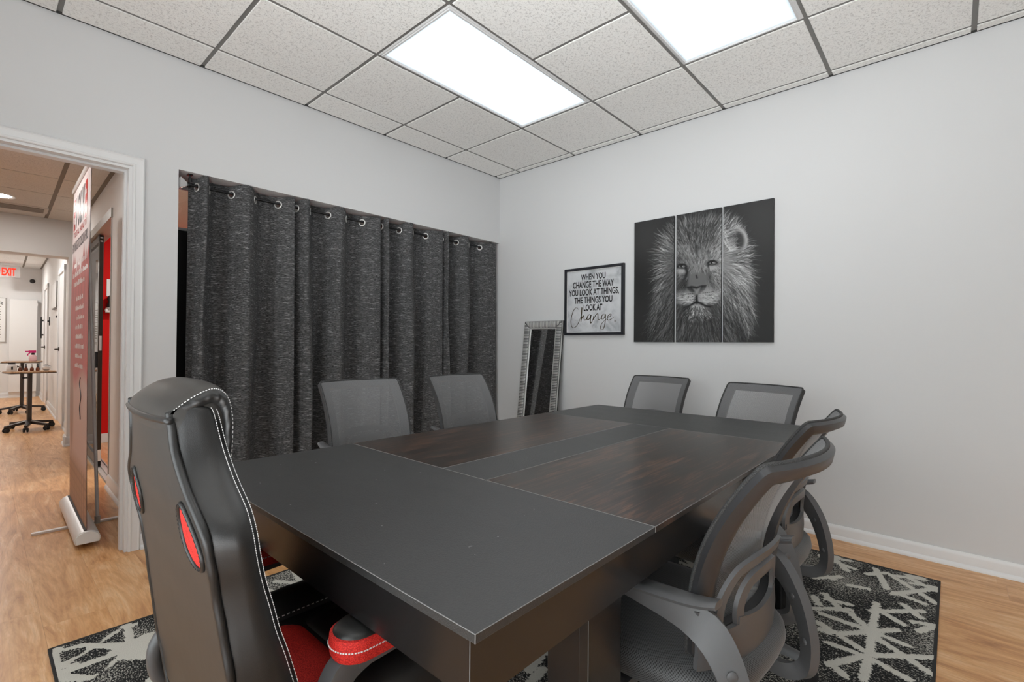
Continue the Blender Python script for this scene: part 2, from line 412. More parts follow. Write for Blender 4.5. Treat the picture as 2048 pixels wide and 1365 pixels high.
RUG_DARK = [[(0.854, -3.127), (0.86, -3.019), (0.924, -3.061)], [(0.931, -3.059), (0.876, -2.983), (0.987, -2.998)], [(0.889, -2.961), (0.876, -2.909), (0.951, -2.924), (0.989, -2.968)], [(0.887, -3.164), (0.921, -3.096), (0.958, -3.106), (0.973, -3.168)], [(1.004, -3.148), (0.961, -3.094), (0.954, -3.075), (1.012, -3.038)], [(1.06, -3.159), (1.06, -3.029), (1.115, -3.068), (1.136, -3.104)], [(1.166, -3.075), (1.105, -3.02), (1.182, -2.998), (1.235, -3.011)]]
# ------------------------------------------------------------ the lion print, painted procedurally on a pixel grid
# painted in a 1365 x 1365 sheet, sampled at 1/3; returns grey values
def paint_lion():
    S = 3.0; n = 456
    yy, xx = np.mgrid[0:n, 0:n].astype(np.float32) * S
    rg = np.random.RandomState(5)
    img = np.full((n, n), 40., np.float32)
    img += 16*np.exp(-(((xx-1180)/260)**2 + ((yy-250)/330)**2)) + 12*np.exp(-(((xx-170)/150)**2 + ((yy-420)/250)**2))
    img -= 10*np.exp(-(((xx-120)/120)**2 + ((yy-760)/200)**2))
    def soft(mask_val, v, a=1.0):
        nonlocal img
        m = np.clip(mask_val, 0, 1)*a; img = img*(1-m) + v*m
    def ell(cx, cy, rx, ry, v, a=1.0, rot=0, edge=.35):
        c, s = cos(rad(rot)), sin(rad(rot)); dx, dy = xx-cx, yy-cy
        d = np.sqrt(((dx*c + dy*s)/rx)**2 + ((-dx*s + dy*c)/ry)**2)
        soft((1 + edge - d)/(2*edge) if edge > 0 else (d < 1)*1., v, a)
    def line(pts, w, v, a=1.0, edge=4.):
        d = np.full((n, n), 1e9, np.float32); W = np.zeros((n, n), np.float32)
        ws = w if hasattr(w, '__len__') else [w]*len(pts)
        for (p, q, wa, wb) in zip(pts[:-1], pts[1:], ws[:-1], ws[1:]):
            dx, dy = q[0]-p[0], q[1]-p[1]; L = dx*dx + dy*dy + 1e-6
            t = np.clip(((xx-p[0])*dx + (yy-p[1])*dy)/L, 0, 1)
            e = np.hypot(xx-p[0]-t*dx, yy-p[1]-t*dy) - (wa + (wb-wa)*t)/2
            d = np.minimum(d, e)
        soft(.5 - d/edge/2, v, a)
    def poly(P, v, a=1.0, edge=5.):
        P = np.array(P, float); ins = np.zeros((n, n), bool); j = len(P)-1
        for i in range(len(P)):
            xi, yi = P[i]; xj, yj = P[j]
            ins ^= ((yi > yy) != (yj > yy)) & (xx < (xj-xi)*(yy-yi)/(yj-yi+1e-9)+xi); j = i
        d = np.full((n, n), 1e9, np.float32)
        for i in range(len(P)):
            p, q = P[i-1], P[i]; dx, dy = q-p; t = np.clip(((xx-p[0])*dx + (yy-p[1])*dy)/(dx*dx+dy*dy+1e-6), 0, 1)
            d = np.minimum(d, np.hypot(xx-p[0]-t*dx, yy-p[1]-t*dy))
        soft(.5 + np.where(ins, d, -d)/edge/2, v, a)
    # hair strokes: batches splatted into the sheet
    def hairs(N, region, flow, L, val, jit, alpha, wid=1.6, curl=.0):
        nonlocal img
        P = []
        while len(P) < N:
            q = rg.rand(N*3, 2)*1365; q = q[region(q[:, 0], q[:, 1])]; P += list(q)
        P = np.array(P[:N]); K = 60
        ang = flow(P[:, 0], P[:, 1]) + rg.randn(N)*.16
        ln = L*(.6 + .8*rg.rand(N)); c = curl*rg.randn(N)
        t = np.linspace(0, 1, K)[None, :]
        a = ang[:, None] + c[:, None]*(t - .3)
        st = ln[:, None]/K
        X = P[:, :1] + np.cumsum(np.cos(a)*st, 1); Y = P[:, 1:] + np.cumsum(np.sin(a)*st, 1)
        base = val(P[:, 0], P[:, 1])[:, None] + (rg.randn(N)*jit)[:, None] + 0*t
        w = (np.sin(pi*np.clip(t*.92 + .06, 0, 1))**.7)*alpha + 0*X
        num = np.zeros(n*n); den = np.zeros(n*n)
        for ox, oy, ww in ((0,0,1.), (wid,0,.55), (-wid,0,.55), (0,wid,.55), (0,-wid,.55)):
            ix = ((X + ox)/S).round().astype(int); iy = ((Y + oy)/S).round().astype(int)
            ok = (ix >= 0) & (ix < n) & (iy >= 0) & (iy < n)
            k = (iy*n + ix)[ok]
            num += np.bincount(k, (base*w*ww)[ok], n*n); den += np.bincount(k, (w*ww)[ok], n*n)
        num, den = num.reshape(n, n), den.reshape(n, n)
        m = 1 - np.exp(-den); img = img*(1-m) + np.where(den > 0, num/(den + 1e-9), 0)*m
    FX, FY = 605., 700.
    def radial(x, y):
        a = np.arctan2(y - FY + 60, x - FX)
        g = np.arctan2(1.0, np.sign(x - FX)*.42)               # hang downwards
        w = np.clip((y - 520)/520, 0, .82)
        vx = np.cos(a)*(1-w) + np.cos(g)*w; vy = np.sin(a)*(1-w) + np.sin(g)*w
        return np.arctan2(vy, vx)
    # silhouette of the mane: radius as a function of angle round the face
    angs = np.radians([-180, -160, -140, -120, -109, -90, -75, -57, -45, -33, -9, 8, 20, 46, 60, 90, 115, 131, 146, 166, 180])
    rads = np.array([325, 345, 375, 420, 440, 450, 490, 540, 520, 480, 455, 475, 510, 690, 700, 640, 690, 680, 450, 335, 325.])
    def rim(x, y): return np.hypot(x-FX, y-FY)/np.interp(np.arctan2(y-FY, x-FX), angs, rads)
    R = rim(xx, yy); bg = img.copy()
    soft((1.10 - R)/.30, 60.)
    ell(320, 640, 95, 330, 122, .75, 6, .8); ell(960, 660, 165, 330, 128, .85, -14, .7); ell(880, 300, 150, 130, 128, .8, 20, .8); ell(560, 340, 190, 120, 96, .7, 0, .8)
    ell(390, 420, 70, 130, 118, .7, 30, .8); ell(380, 900, 60, 230, 50, .7, 4, .8); ell(415, 620, 30, 200, 44, .7, 4, .9)
    ell(230, 1130, 170, 190, 48, .8, 24, .8); ell(1010, 1130, 150, 230, 92, .7, -14, .8); ell(930, 1140, 50, 110, 26, .8, -20, .8)
    ell(600, 1200, 180, 170, 70, .7, 0, .7)
    mk = np.clip((1.10 - R)/.22, 0, 1); mk = mk*mk*(3 - 2*mk); img = bg*(1-mk) + img*mk
    def lum(x, y):
        ix = np.clip((x/S).astype(int), 0, n-1); iy = np.clip((y/S).astype(int), 0, n-1); return snap[iy, ix]
    face = lambda x, y: ((x-615)/215)**2 + ((y-690)/390)**2
    snap = img.copy()
    hairs(2600, lambda x, y: (rim(x, y) < .97) & (face(x, y) > .9), radial, 120, lambda x, y: lum(x, y)*.72, 12, .16, 1.8, .5)
    hairs(2600, lambda x, y: (rim(x, y) < .94) & (face(x, y) > .8), radial, 105, lambda x, y: lum(x, y)*1.38 + 6, 24, .17, 1.3, .5)
    hairs(420, lambda x, y: (rim(x, y) < .9) & (face(x, y) > .9), radial, 130, lambda x, y: lum(x, y)*1.9 + 12, 20, .24, .9, .6)
    hairs(500, lambda x, y: (rim(x, y) < .9) & (face(x, y) > .95), radial, 120, lambda x, y: lum(x, y)*.35, 8, .26, .9, .6)
    # face planes
    ell(612, 640, 215, 330, 120, .85, 0, .30)
    ell(560, 600, 60, 120, 132, .6, -6, .8); ell(700, 560, 90, 90, 140, .7, 0, .9); ell(760, 640, 60, 170, 146, .6, 4, .7)
    ell(470, 800, 55, 150, 52, .75, -6, .7); ell(870, 640, 70, 130, 150, .55, -8, .9); ell(620, 470, 90, 60, 92, .5, 0, .9)
    poly([(545, 700), (690, 700), (700, 770), (680, 820), (540, 820), (530, 770)], 96, .8, 26)
    ell(625, 760, 60, 50, 104, .5, 0, .8)
    line([(525, 680), (505, 760), (490, 850)], [26, 40, 46], 34, .75, 20)
    line([(700, 680), (715, 760), (740, 830)], [20, 34, 30], 62, .7, 20)
    # forehead folds and brow marks
    line([(585, 440), (600, 500), (607, 560), (606, 620)], [14, 22, 16, 6], 34, .8, 10)
    line([(540, 420), (560, 470), (566, 520)], [8, 12, 5], 48, .7, 8); line([(640, 440), (632, 500)], [10, 5], 50, .7, 8)
    line([(700, 520), (704, 565)], [14, 20], 62, .7, 10); line([(520, 560), (545, 640)], [10, 14], 60, .5, 12)
    line([(445, 600), (490, 560), (520, 590)], 10, 70, .6, 8)
    snap = img.copy()
    ff = lambda x, y: np.where(y < 640, np.arctan2(-1., (x-612)/260.), np.arctan2(.9, (x-612)/200.))
    hairs(1500, lambda x, y: (face(x, y) < 1.05) & ~((abs(x-612) < 85) & (y > 690) & (y < 880)), ff, 34, lambda x, y: lum(x, y)*1.16, 16, .17, .9, .4)
    hairs(900, lambda x, y: (face(x, y) < 1.05) & ~((abs(x-612) < 85) & (y > 690) & (y < 880)), ff, 30, lambda x, y: lum(x, y)*.66, 12, .17, .9, .4)
    hairs(300, lambda x, y: (abs(x-590) < 190) & (y > 300) & (y < 480), ff, 70, lambda x, y: lum(x, y)*.45, 10, .2, 1.0, .5)
    # ear
    ell(958, 415, 84, 102, 165, .95, -12, .12); ell(946, 424, 64, 84, 62, .95, -14, .22); ell(935, 420, 40, 66, 40, .8, -10, .6)
    snap = img.copy()
    hairs(110, lambda x, y: ((x-905)/55)**2 + ((y-440)/85)**2 < 1, lambda x, y: np.full_like(x, -2.2), 70, lambda x, y: lum(x, y)*1.5 + 10, 26, .22, .9, .6)
    hairs(160, lambda x, y: (x > 850) & (x < 900) & (y > 330) & (y < 540), lambda x, y: np.full_like(x, -.4), 80, lambda x, y: lum(x, y)*1.2, 20, .2, .9, .6)
    # eyes
    for (cx, cy, k, tilt) in ((478, 652, 1, 6), (738, 622, -1, -10)):
        ell(cx, cy + 6, 48, 28, 30, .9, tilt, .4)
        ell(cx - 4*k, cy + 38, 36, 26, 168, .85, tilt, .5)
        ell(cx, cy, 30, 15, 118, 1, tilt, .25); ell(cx - 2, cy - 4, 13, 13, 12, 1, 0, .3); ell(cx + 6, cy - 2, 5, 4, 205, .9, 0, .4)
        line([(cx - 40, cy + 2), (cx - 18, cy - 16), (cx + 16, cy - 18), (cx + 40, cy - 4)], [8, 12, 12, 8], 10, .95, 5)
        line([(cx - 32, cy + 10), (cx, cy + 18), (cx + 30, cy + 10)], 6, 14, .8, 4)
    line([(508, 660), (522, 700), (512, 740)], [14, 16, 6], 14, .85, 8); line([(704, 640), (712, 680)], [12, 5], 20, .8, 7)
    line([(716, 650), (722, 690)], [8, 5], 190, .7, 5)
    line([(440, 690), (470, 740), (455, 770)], [24, 22, 5], 150, .5, 16)
    # nose
    poly([(520, 828), (560, 818), (605, 826), (650, 812), (688, 812), (672, 850), (640, 880), (612, 905), (598, 905), (566, 880), (540, 862)], 16, .96, 6)
    poly([(566, 836), (605, 842), (640, 826), (628, 856), (612, 884), (598, 884), (582, 858)], 128, .9, 8)
    ell(545, 842, 18, 12, 44, .7, 20, .5); ell(662, 834, 18, 12, 40, .7, -20, .5)
    line([(600, 728), (606, 748)], [10, 14], 26, .85, 6)
    # muzzle pads, mouth, chin
    ell(530, 925, 92, 62, 150, .9, 14, .45); ell(695, 905, 100, 64, 158, .9, -12, .45)
    ell(600, 1030, 105, 58, 128, .85, 0, .4); ell(560, 1030, 45, 46, 160, .6, 0, .7); ell(655, 1030, 48, 46, 166, .6, 0, .7); ell(606, 1060, 18, 40, 70, .6, 0, .7)
    for i in range(3):
        for j in range(6):
            ell(482 + j*17, 892 + i*20 - j*1.5 + 4*i, 6, 4, 30, .8, 0, .5); ell(660 + j*17, 880 + i*20 + j*-2.5, 6, 4, 30, .8, 0, .5)
    line([(604, 900), (605, 962)], [16, 20], 14, .95, 6)
    line([(496, 1004), (540, 990), (580, 966), (605, 955), (634, 966), (680, 990), (722, 996)], [12, 12, 12, 18, 14, 14, 16], 12, .95, 6)
    ell(500, 1050, 40, 70, 30, .7, 20, .7); ell(735, 1060, 34, 70, 44, .6, -20, .7); ell(605, 1115, 110, 30, 30, .7, 0, .7)
    snap = img.copy()
    hairs(420, lambda x, y: ((x-605)/105)**2 + ((y-1035)/60)**2 < 1, lambda x, y: np.arctan2(1., (x-605)/90.), 46, lambda x, y: lum(x, y)*1.25 + 8, 26, .25, .9, .4)
    hairs(160, lambda x, y: ((x-605)/105)**2 + ((y-1040)/60)**2 < 1, lambda x, y: np.arctan2(1., (x-605)/90.), 40, lambda x, y: lum(x, y)*.5, 10, .22, .9, .4)
    hairs(240, lambda x, y: (abs(x-612) < 150) & (y > 880) & (y < 970), lambda x, y: np.where(x > 612, .25, pi - .25), 34, lambda x, y: lum(x, y)*1.22, 20, .14, .9, .4)
    hairs(34, lambda x, y: (((x-520)/30)**2 + ((y-930)/30)**2 < 1) | (((x-730)/34)**2 + ((y-910)/30)**2 < 1), lambda x, y: np.where(x > 612, -.55, pi + .1), 150, lambda x, y: 0*x + 185, 10, .10, .3, .5)
    # beard
    hairs(620, lambda x, y: (abs(x-600) < 250) & (y > 1080) & (y < 1300), lambda x, y: np.arctan2(1., (x-600)/520.), 150, lambda x, y: 60 + 70*rg.rand(len(x)), 18, .19, 1.2, .5)
    hairs(300, lambda x, y: (abs(x-600) < 250) & (y > 1060) & (y < 1300), lambda x, y: np.arctan2(1., (x-600)/520.), 150, lambda x, y: 0*x + 24, 6, .2, 1.2, .5)
    edge = np.clip((rim(xx, yy) - .9)/.2, 0, 1); 
    return np.clip(img*1.0, 6, 225)
# ------------------------------------------------------------ the conference room
H = 2.709; G = .6096; XB = .2634; YA = -.0749
RX, RY = 4.75, -4.75            # far ends of the room behind the camera
REC_Y, REC_Z, REC_D = -2.62, 2.087, .36
DR0, DR1, DZ = -3.72, -2.828, 2.045      # doorway in the left wall

def floor_planks():
    base = struct('floor', MB().box(-10.7, RX, RY, .02, -.06, -.012), M['underlay'])
    pw, pl, g = .1925, 1.215, .0004
    def board(w, d):
        me = MB().box(0, w - g, 0, d - g, -.012, 0).mesh('plank'); me.materials.append(M['floor']); return me
    full = board(pl, pw); rnd = random.Random(4)
    y = -3.19 - pw * 8
    while y < -.01:
        lo = -10.6 if y < -2.5 else -.40
        x = lo - rnd.random() * pl
        if abs(y + 3.19 + pw) < .01: x = .4575 - pl * 9          # the end joint seen at the lower left
        while x < RX:
            x0, x1, y1 = max(x, lo), min(x + pl, RX), min(y + pw, 0.0)
            if x1 - x0 > .02:
                me = full if (x1 - x0 > pl - .001 and y1 - y > pw - .001) else board(x1 - x0, y1 - y)
                o = bpy.data.objects.new('plank', me); COL.objects.link(o); o.location = (x0, y, 0); o.parent = base
            x += pl
        y += pw
floor_planks()

def walls():
    w = MB()
    w.box(-.14, 0, RY, DR0, 0, H + .1)                       # left of the doorway
    w.box(-.14, 0, DR0, DR1, DZ, H + .1)                     # over the doorway
    w.box(-.14, 0, DR1, REC_Y - .0, 0, H + .1)               # pier between doorway and recess
    w.box(-REC_D - .1, -.14, REC_Y - .06, REC_Y, 0, 2.38)    # recess cheek
    w.box(-REC_D, 0, REC_Y, .0, REC_Z, H + .1)               # bulkhead over the recess
    struct('wall_left', w, M['wall'])
    struct('wall_right', MB().box(-5.2, RX + .1, 0, .12, -.05, H + .1), M['wall'])
    wx0, wx1, wz0, wz1 = .9, 4.6, .12, 2.35
    w = MB().box(-.14, wx0, RY - .1, RY, -.05, H + .1).box(wx1, RX + .1, RY - .1, RY, -.05, H + .1)
    w.box(wx0, wx1, RY - .1, RY, -.05, wz0).box(wx0, wx1, RY - .1, RY, wz1, H + .1)
    struct('wall_near', w, M['wall'])
    f = MB()
    for xa in (wx0, (wx0 + wx1)/2 - .02, wx1 - .04): f.box(xa, xa + .04, RY - .08, RY - .02, wz0, wz1)
    for za in (wz0, wz1 - .04): f.box(wx0, wx1, RY - .08, RY - .02, za, za + .04)
    wf = struct('added_window', f, M['brown_frame'])  # added window, unseen behind the camera, lets sky light in as fill
    for xa, xb in ((wx0 + .04, (wx0+wx1)/2 - .02), ((wx0+wx1)/2 + .02, wx1 - .04)):
        obj('pane', MB().box(xa, xb, RY - .053, RY - .047, wz0 + .04, wz1 - .04), M['pane'], wf)
    struct('wall_back', MB().box(RX, RX + .1, RY, 0, -.05, H + .1), M['wall'])
    # glazed partition at the back of the recess
    fr = MB()
    fr.box(-REC_D - .03, -REC_D, REC_Y, 0, 1.815, 1.832)
    fr.box(-REC_D - .03, -REC_D, REC_Y, REC_Y + .012, 1.832, REC_Z)
    fr.box(-REC_D - .03, -REC_D, -.03, 0, 1.832, REC_Z); fr.box(-REC_D - .03, -REC_D, REC_Y, 0, REC_Z - .012, REC_Z)
    wn = struct('window_1', fr, M['trim'])
    obj('pane', MB().box(-REC_D - .018, -REC_D - .012, REC_Y + .012, -.03, 1.832, REC_Z - .012), M['pane'], wn)
    obj('lower_board', MB().box(-REC_D - .025, -REC_D - .004, REC_Y, 0, .0, 1.815), M['void'], wn)
    # door casing and lining, stepped profile
    c = MB()
    cp = [(0, 0), (.0, .011), (.004, .015), (.011, .016), (.014, .012), (.040, .013), (.046, .016), (.053, .010), (.053, 0)]     # (outwards from opening, proud of wall)
    for xs, s in ((0, 1), (-.14, -1)):
        c.rings([[(xs + s*d, DR1 + o, 0) for o, d in cp], [(xs + s*d, DR1 + o, DZ + o) for o, d in cp], [(xs + s*d, DR0 - o, DZ + o) for o, d in cp], [(xs + s*d, DR0 - o, 0) for o, d in cp]])
    c.box(-.142, .002, DR1 - .014, DR1 + .002, 0, DZ - .014); c.box(-.142, .002, DR0 - .002, DR0 + .014, 0, DZ - .014)
    c.box(-.142, .002, DR0 - .002, DR1 + .002, DZ - .014, DZ + .002)
    c.box(-.085, -.045, DR1 - .026, DR1 - .0145, 0, DZ - .026); c.box(-.085, -.045, DR0 + .0145, DR0 + .026, 0, DZ - .026)
    c.box(-.085, -.045, DR0 + .0145, DR1 - .0145, DZ - .026, DZ - .0145)
    dc = struct('door_1', c, M['trim'])
    obj('strike_plate', MB().box(-.036, -.008, DR1 - .017, DR1 - .013, .93, .99), M['nickel'], dc)

def baseboards():
    def prof(h=.078):      # (out, up)
        return [(0, 0), (.024, 0), (.024, .008), (.020, .018), (.014, .022), (.013, h - .018), (.011, h - .008), (.006, h), (0, h)]
    b = MB().rings([[(x, -a, z) for a, z in prof()] for x in (-REC_D, RX)])
    struct('baseboard_right', b, M['trim'], smooth=40)
    b = MB().rings([[(a, y, z) for a, z in prof()] for y in (DR1 + .053, REC_Y)])
    b.rings([[(a, y, z) for a, z in prof()] for y in (RY, DR0 - .053)])
    struct('baseboard_left', b, M['trim'], smooth=40)
    b = MB().rings([[(x, RY + a, z) for a, z in prof()] for x in (0, RX)])
    struct('baseboard_near', b, M['trim'], smooth=40)
    b = MB().rings([[(RX - a, y, z) for a, z in prof()] for y in (RY, 0)])
    struct('baseboard_back', b, M['trim'], smooth=40)

FIX = [(1, 1), (3, 1)]      # (b, a) cells of the 2 x 4 troffers
def ceiling():
    root = struct('ceiling', MB().box(-.1, RX + .1, RY - .1, .1, H + .035, H + .1), plain('ceiling plenum', (.03,.03,.03,1), .9))
    xs = [.013] + [XB + G*b for b in range(8)] + [RX - .004]
    ys = [-.013] + [YA - G*a for a in range(8)] + [RY + .004]
    skip = set()
    for b, a in FIX: skip |= {(b + 1, a + 1), (b + 1, a + 2)}
    full = None; g = .0105
    for i in range(len(xs) - 1):
        for j in range(len(ys) - 1):
            if (i, j) in skip: continue
            x0 = xs[i] + (g if i else 0); x1 = xs[i+1] - (g if i < len(xs)-2 else 0)
            y1 = ys[j] - (g if j else 0); y0 = ys[j+1] + (g if j < len(ys)-2 else 0)
            w, d = x1 - x0, y1 - y0; isf = abs(w - (G - 2*g)) < .002 and abs(d - (G - 2*g)) < .002
            if isf and full: me = full
            else:
                mb = MB(); c = .002
                mb.rings([[(-w/2, -d/2, .012), (w/2, -d/2, .012), (w/2, d/2, .012), (-w/2, d/2, .012)],
                          [(-w/2, -d/2, .003), (w/2, -d/2, .003), (w/2, d/2, .003), (-w/2, d/2, .003)],
                          [(-w/2+c, -d/2+c, 0), (w/2-c, -d/2+c, 0), (w/2-c, d/2-c, 0), (-w/2+c, d/2-c, 0)]])
                me = mb.mesh('ceiling_tile'); me.materials.append(M['tile'])
                if isf: full = me
            o = bpy.data.objects.new('ceiling_tile', me); COL.objects.link(o); o.parent = root
            o.location = ((x0+x1)/2, (y0+y1)/2, H)
    for x in xs[1:-1]:
        obj('grid_tee', MB().box(x - .012, x + .012, RY, 0, H + .005, H + .034), M['tee'], root)
    for y in ys[1:-1]:
        obj('grid_tee', MB().box(0, RX, y - .012, y + .012, H + .0055, H + .034), M['tee'], root)
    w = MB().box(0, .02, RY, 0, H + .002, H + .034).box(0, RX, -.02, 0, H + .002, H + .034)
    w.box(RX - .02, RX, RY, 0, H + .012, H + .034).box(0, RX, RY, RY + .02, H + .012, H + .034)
    obj('wall_angle', w, plain('shadowed wall angle', (.03,.03,.028,1), .7), root)  # near-black colour paints the shadow line where ceiling meets wall

def troffers():
    names = {0: 'long white ceiling light panel nearer the curtained wall, seen whole', 1: 'white ceiling light panel cut by the top edge of the photo',
             }
    for k, (b, a) in enumerate(FIX):
        x0, x1 = XB + G*b + .006, XB + G*(b+1) - .006; y1, y0 = YA - G*a - .006, YA - G*(a+2) + .006
        t = thing('ceiling_light', names[k], 'ceiling light', ((x0+x1)/2, (y0+y1)/2, H), 0, 'ceiling light panels')
        w, d = x1 - x0, y1 - y0; e = .026
        f = MB()
        def rg(i, z): return [(-w/2+i, -d/2+i, z), (w/2-i, -d/2+i, z), (w/2-i, d/2-i, z), (-w/2+i, d/2-i, z)]
        f.rings([rg(0, .03), rg(0, .004), rg(.006, .0), rg(.012, .0), rg(.014, -.005), rg(e - .004, -.005), rg(e, .002), rg(e, .03)], cap=False)
        obj('frame', f, M['troffer'], t)
        obj('diffuser', MB().box(-w/2 + e, w/2 - e, -d/2 + e, d/2 - e, .003, .009), M['diffuser'], t)

walls(); baseboards(); ceiling(); troffers()

# ------------------------------------------------------------ curtains in the recess
ROD_X, ROD_Z = -.05, 2.025
def curtains():
    t = thing('curtain_rod', 'thin black curtain rod with faceted clear end knobs in the recess', 'curtain rod', (ROD_X, -1.31, ROD_Z))
    obj('rod', MB().tube([(0, -1.236, 0), (0, 0, 0), (0, 1.262, 0)], .0075, 14), M['black_metal'], t, smooth=50)
    for s in (-1, 1):
        c = MB().lathe([(.0, 0), (.013, .001), (.015, .012), (.012, .02), (.0, .021)], 20, Matrix.Translation((0, 1.262 if s > 0 else -1.236, 0)) @ Matrix.Rotation(-s*pi/2, 4, 'X'))
        obj('end_collar', c, M['black_metal'], t, smooth=40)
        f = MB(); T = Matrix.Translation((0, 1.283 if s > 0 else -1.256, 0)) @ Matrix.Rotation(-s*pi/2, 4, 'X')
        sq = lambda r, z: [(r, r, z), (-r, r, z), (-r, -r, z), (r, -r, z)]
        if s < 0: f.rings([sq(.008, 0), sq(.030, .038), sq(.024, .046)], M=T)
        else: f.rings([sq(.007, 0), sq(.013, .013), sq(.010, .020)], M=T)
        obj('crystal_knob', f, M['acrylic'], t)
    for y in (-1.243, .006, 1.233):
        b = MB().box(-.018, .014, y - .012, y + .012, .056, .062).box(-.006, .006, y - .004, y + .004, .006, .058)
        b.lathe([(.013, -.006), (.013, .006)], 16, Matrix.Translation((0, y, 0)) @ Matrix.Rotation(pi/2, 4, 'X'))
        obj('bracket', b, M['black_metal'], t, smooth=35)
    gy = [[-2.518, -2.454, -2.332, -2.197, -2.054], [-1.935, -1.84, -1.71, -1.571, -1.442], [-1.280, -1.222, -1.113, -.977, -.849], [-.674, -.636, -.51, -.359, -.22]]
    ed = [(-2.553, -1.966), (-1.956, -1.312), (-1.296, -.698), (-.690, -.048)]
    lab = ['leftmost slubbed black curtain panel, at the open left end of the rod', 'second slubbed black curtain panel from the left end of the rod',
           'slubbed black curtain panel third along, behind the front mesh chairs', 'rightmost slubbed black curtain panel, beside the white corner']
    for k in range(4):
        Y = [ed[k][0]] + gy[k] + [ed[k][1]]
        # centreline: smooth wave that crosses the rod at each grommet; s = arc parameter in grommet counts
        y0 = ed[k][0]; rnd = random.Random(20 + k)
        amp = [rnd.uniform(.058, .070) for _ in range(8)]
        NU = 210
        def cl(u):        # u 0..6 over Y
            i = min(int(u), 5); f = u - i
            yy = lerp(Y[i], Y[i+1], f)
            sg = -1 if i % 2 == 0 else 1           # odd spans lie in front of the rod
            if i == 0: return yy, amp[0]*.45*cos(f*pi/2)*sg
            if i == 5: return yy, amp[5]*.7*sin(f*pi/2)*sg
            return yy, amp[i] * sin(pi*f) * sg
        us = np.linspace(0, 6, NU); P = [cl(u) for u in us]
        # soften with a little along-rod overlap of the folds
        S = [0]
        for a, b in zip(P[:-1], P[1:]): S.append(S[-1] + math.hypot(b[0]-a[0], b[1]-a[1]))
        zs = list(np.linspace(ROD_Z + .052, ROD_Z - .06, 24)) + list(np.linspace(ROD_Z - .09, .03, 46))
        top = zs[0]; V = []; UV = []
        for z in zs:
            d = (ROD_Z - z) / ROD_Z; d = max(d, 0)
            sag = .010 * max(0, (z - ROD_Z + .02) / .07)
            for i, u in enumerate(us):
                yy, dx = P[i]
                a = 1.0 + .55*d + .15*sin(3*d + k + u*2.2)*d
                ek = min(1, min(i, NU-1-i)/26)
                wob = ek*.010*sin(u*1.9 + k*2 + 5*d)*min(1, d*3) + ek*.006*sin(u*4.1 + 9*d + k)*min(1, d*3)
                drop = -sag * (1 - abs(dx)/.045)**1 if z > ROD_Z else 0
                V.append((ROD_X + dx*a + wob*.8, yy + wob*.9 + ek*(.012*d if k % 2 else -.008*d)*sin(u), z + drop)); UV.append((S[i], z))
        # grommet holes
        gs = [float(np.interp(j + 1, us, S)) for j in range(5)]
        F = []; nu = NU
        for r in range(len(zs) - 1):
            for i in range(nu - 1):
                zc = (zs[r] + zs[r+1])/2; sc_ = (S[i] + S[i+1])/2
                if abs(zc - ROD_Z) < .02 and min(math.hypot(sc_ - g_, zc - ROD_Z + .006) for g_ in gs) < .0195: continue
                F.append((r*nu + i, r*nu + i + 1, (r+1)*nu + i + 1, (r+1)*nu + i))
        me = bpy.data.meshes.new('curtain'); me.from_pydata(V, [], F); me.update()
        uvl = me.uv_layers.new(name='UVMap'); li = np.empty(len(me.loops), np.int32); me.loops.foreach_get('vertex_index', li)
        uvl.data.foreach_set('uv', np.array(UV, np.float32)[li].ravel())
        t = thing('curtain', lab[k], 'curtain', (ROD_X, (ed[k][0]+ed[k][1])/2, 0), 0, 'curtain panels on the rod')
        inv = Matrix.Translation((-ROD_X, -(ed[k][0]+ed[k][1])/2, 0)); me.transform(inv)
        o = link('cloth', me, M['curtain'], t, 180)
        so = o.modifiers.new('thickness', 'SOLIDIFY'); so.thickness = .0025; so.offset = 0
        for j in range(5):
            if ed[k][0] > gy[k][j] or ed[k][1] < gy[k][j]: continue
            u = j + 1; a = cl(u - .12); b = cl(u + .12); ang = math.atan2(b[1]-a[1], b[0]-a[0])   # path direction in (y, x)
            nrm = Vector((cos(ang), -sin(ang), 0)) # normal to path in xy
            g_ = MB(); n = 28; rr = [[(R*cos(2*pi*q/n), R*sin(2*pi*q/n), h) for q in range(n)] for R, h in
                 ((.0185, -.003), (.0185, .003), (.0205, .0045), (.0245, .004), (.0265, .0), (.0245, -.004), (.0205, -.0045), (.0185, -.003))]
            g_.rings(rr, cap=False)
            T = Matrix.Translation(Vector((0, gy[k][j], ROD_Z - .006)) - Vector((0, (ed[k][0]+ed[k][1])/2, 0))) @ nrm.to_track_quat('Z', 'Y').to_matrix().to_4x4()
            obj('grommet', g_, M['nickel'], t, smooth=60, M=T)
curtains()

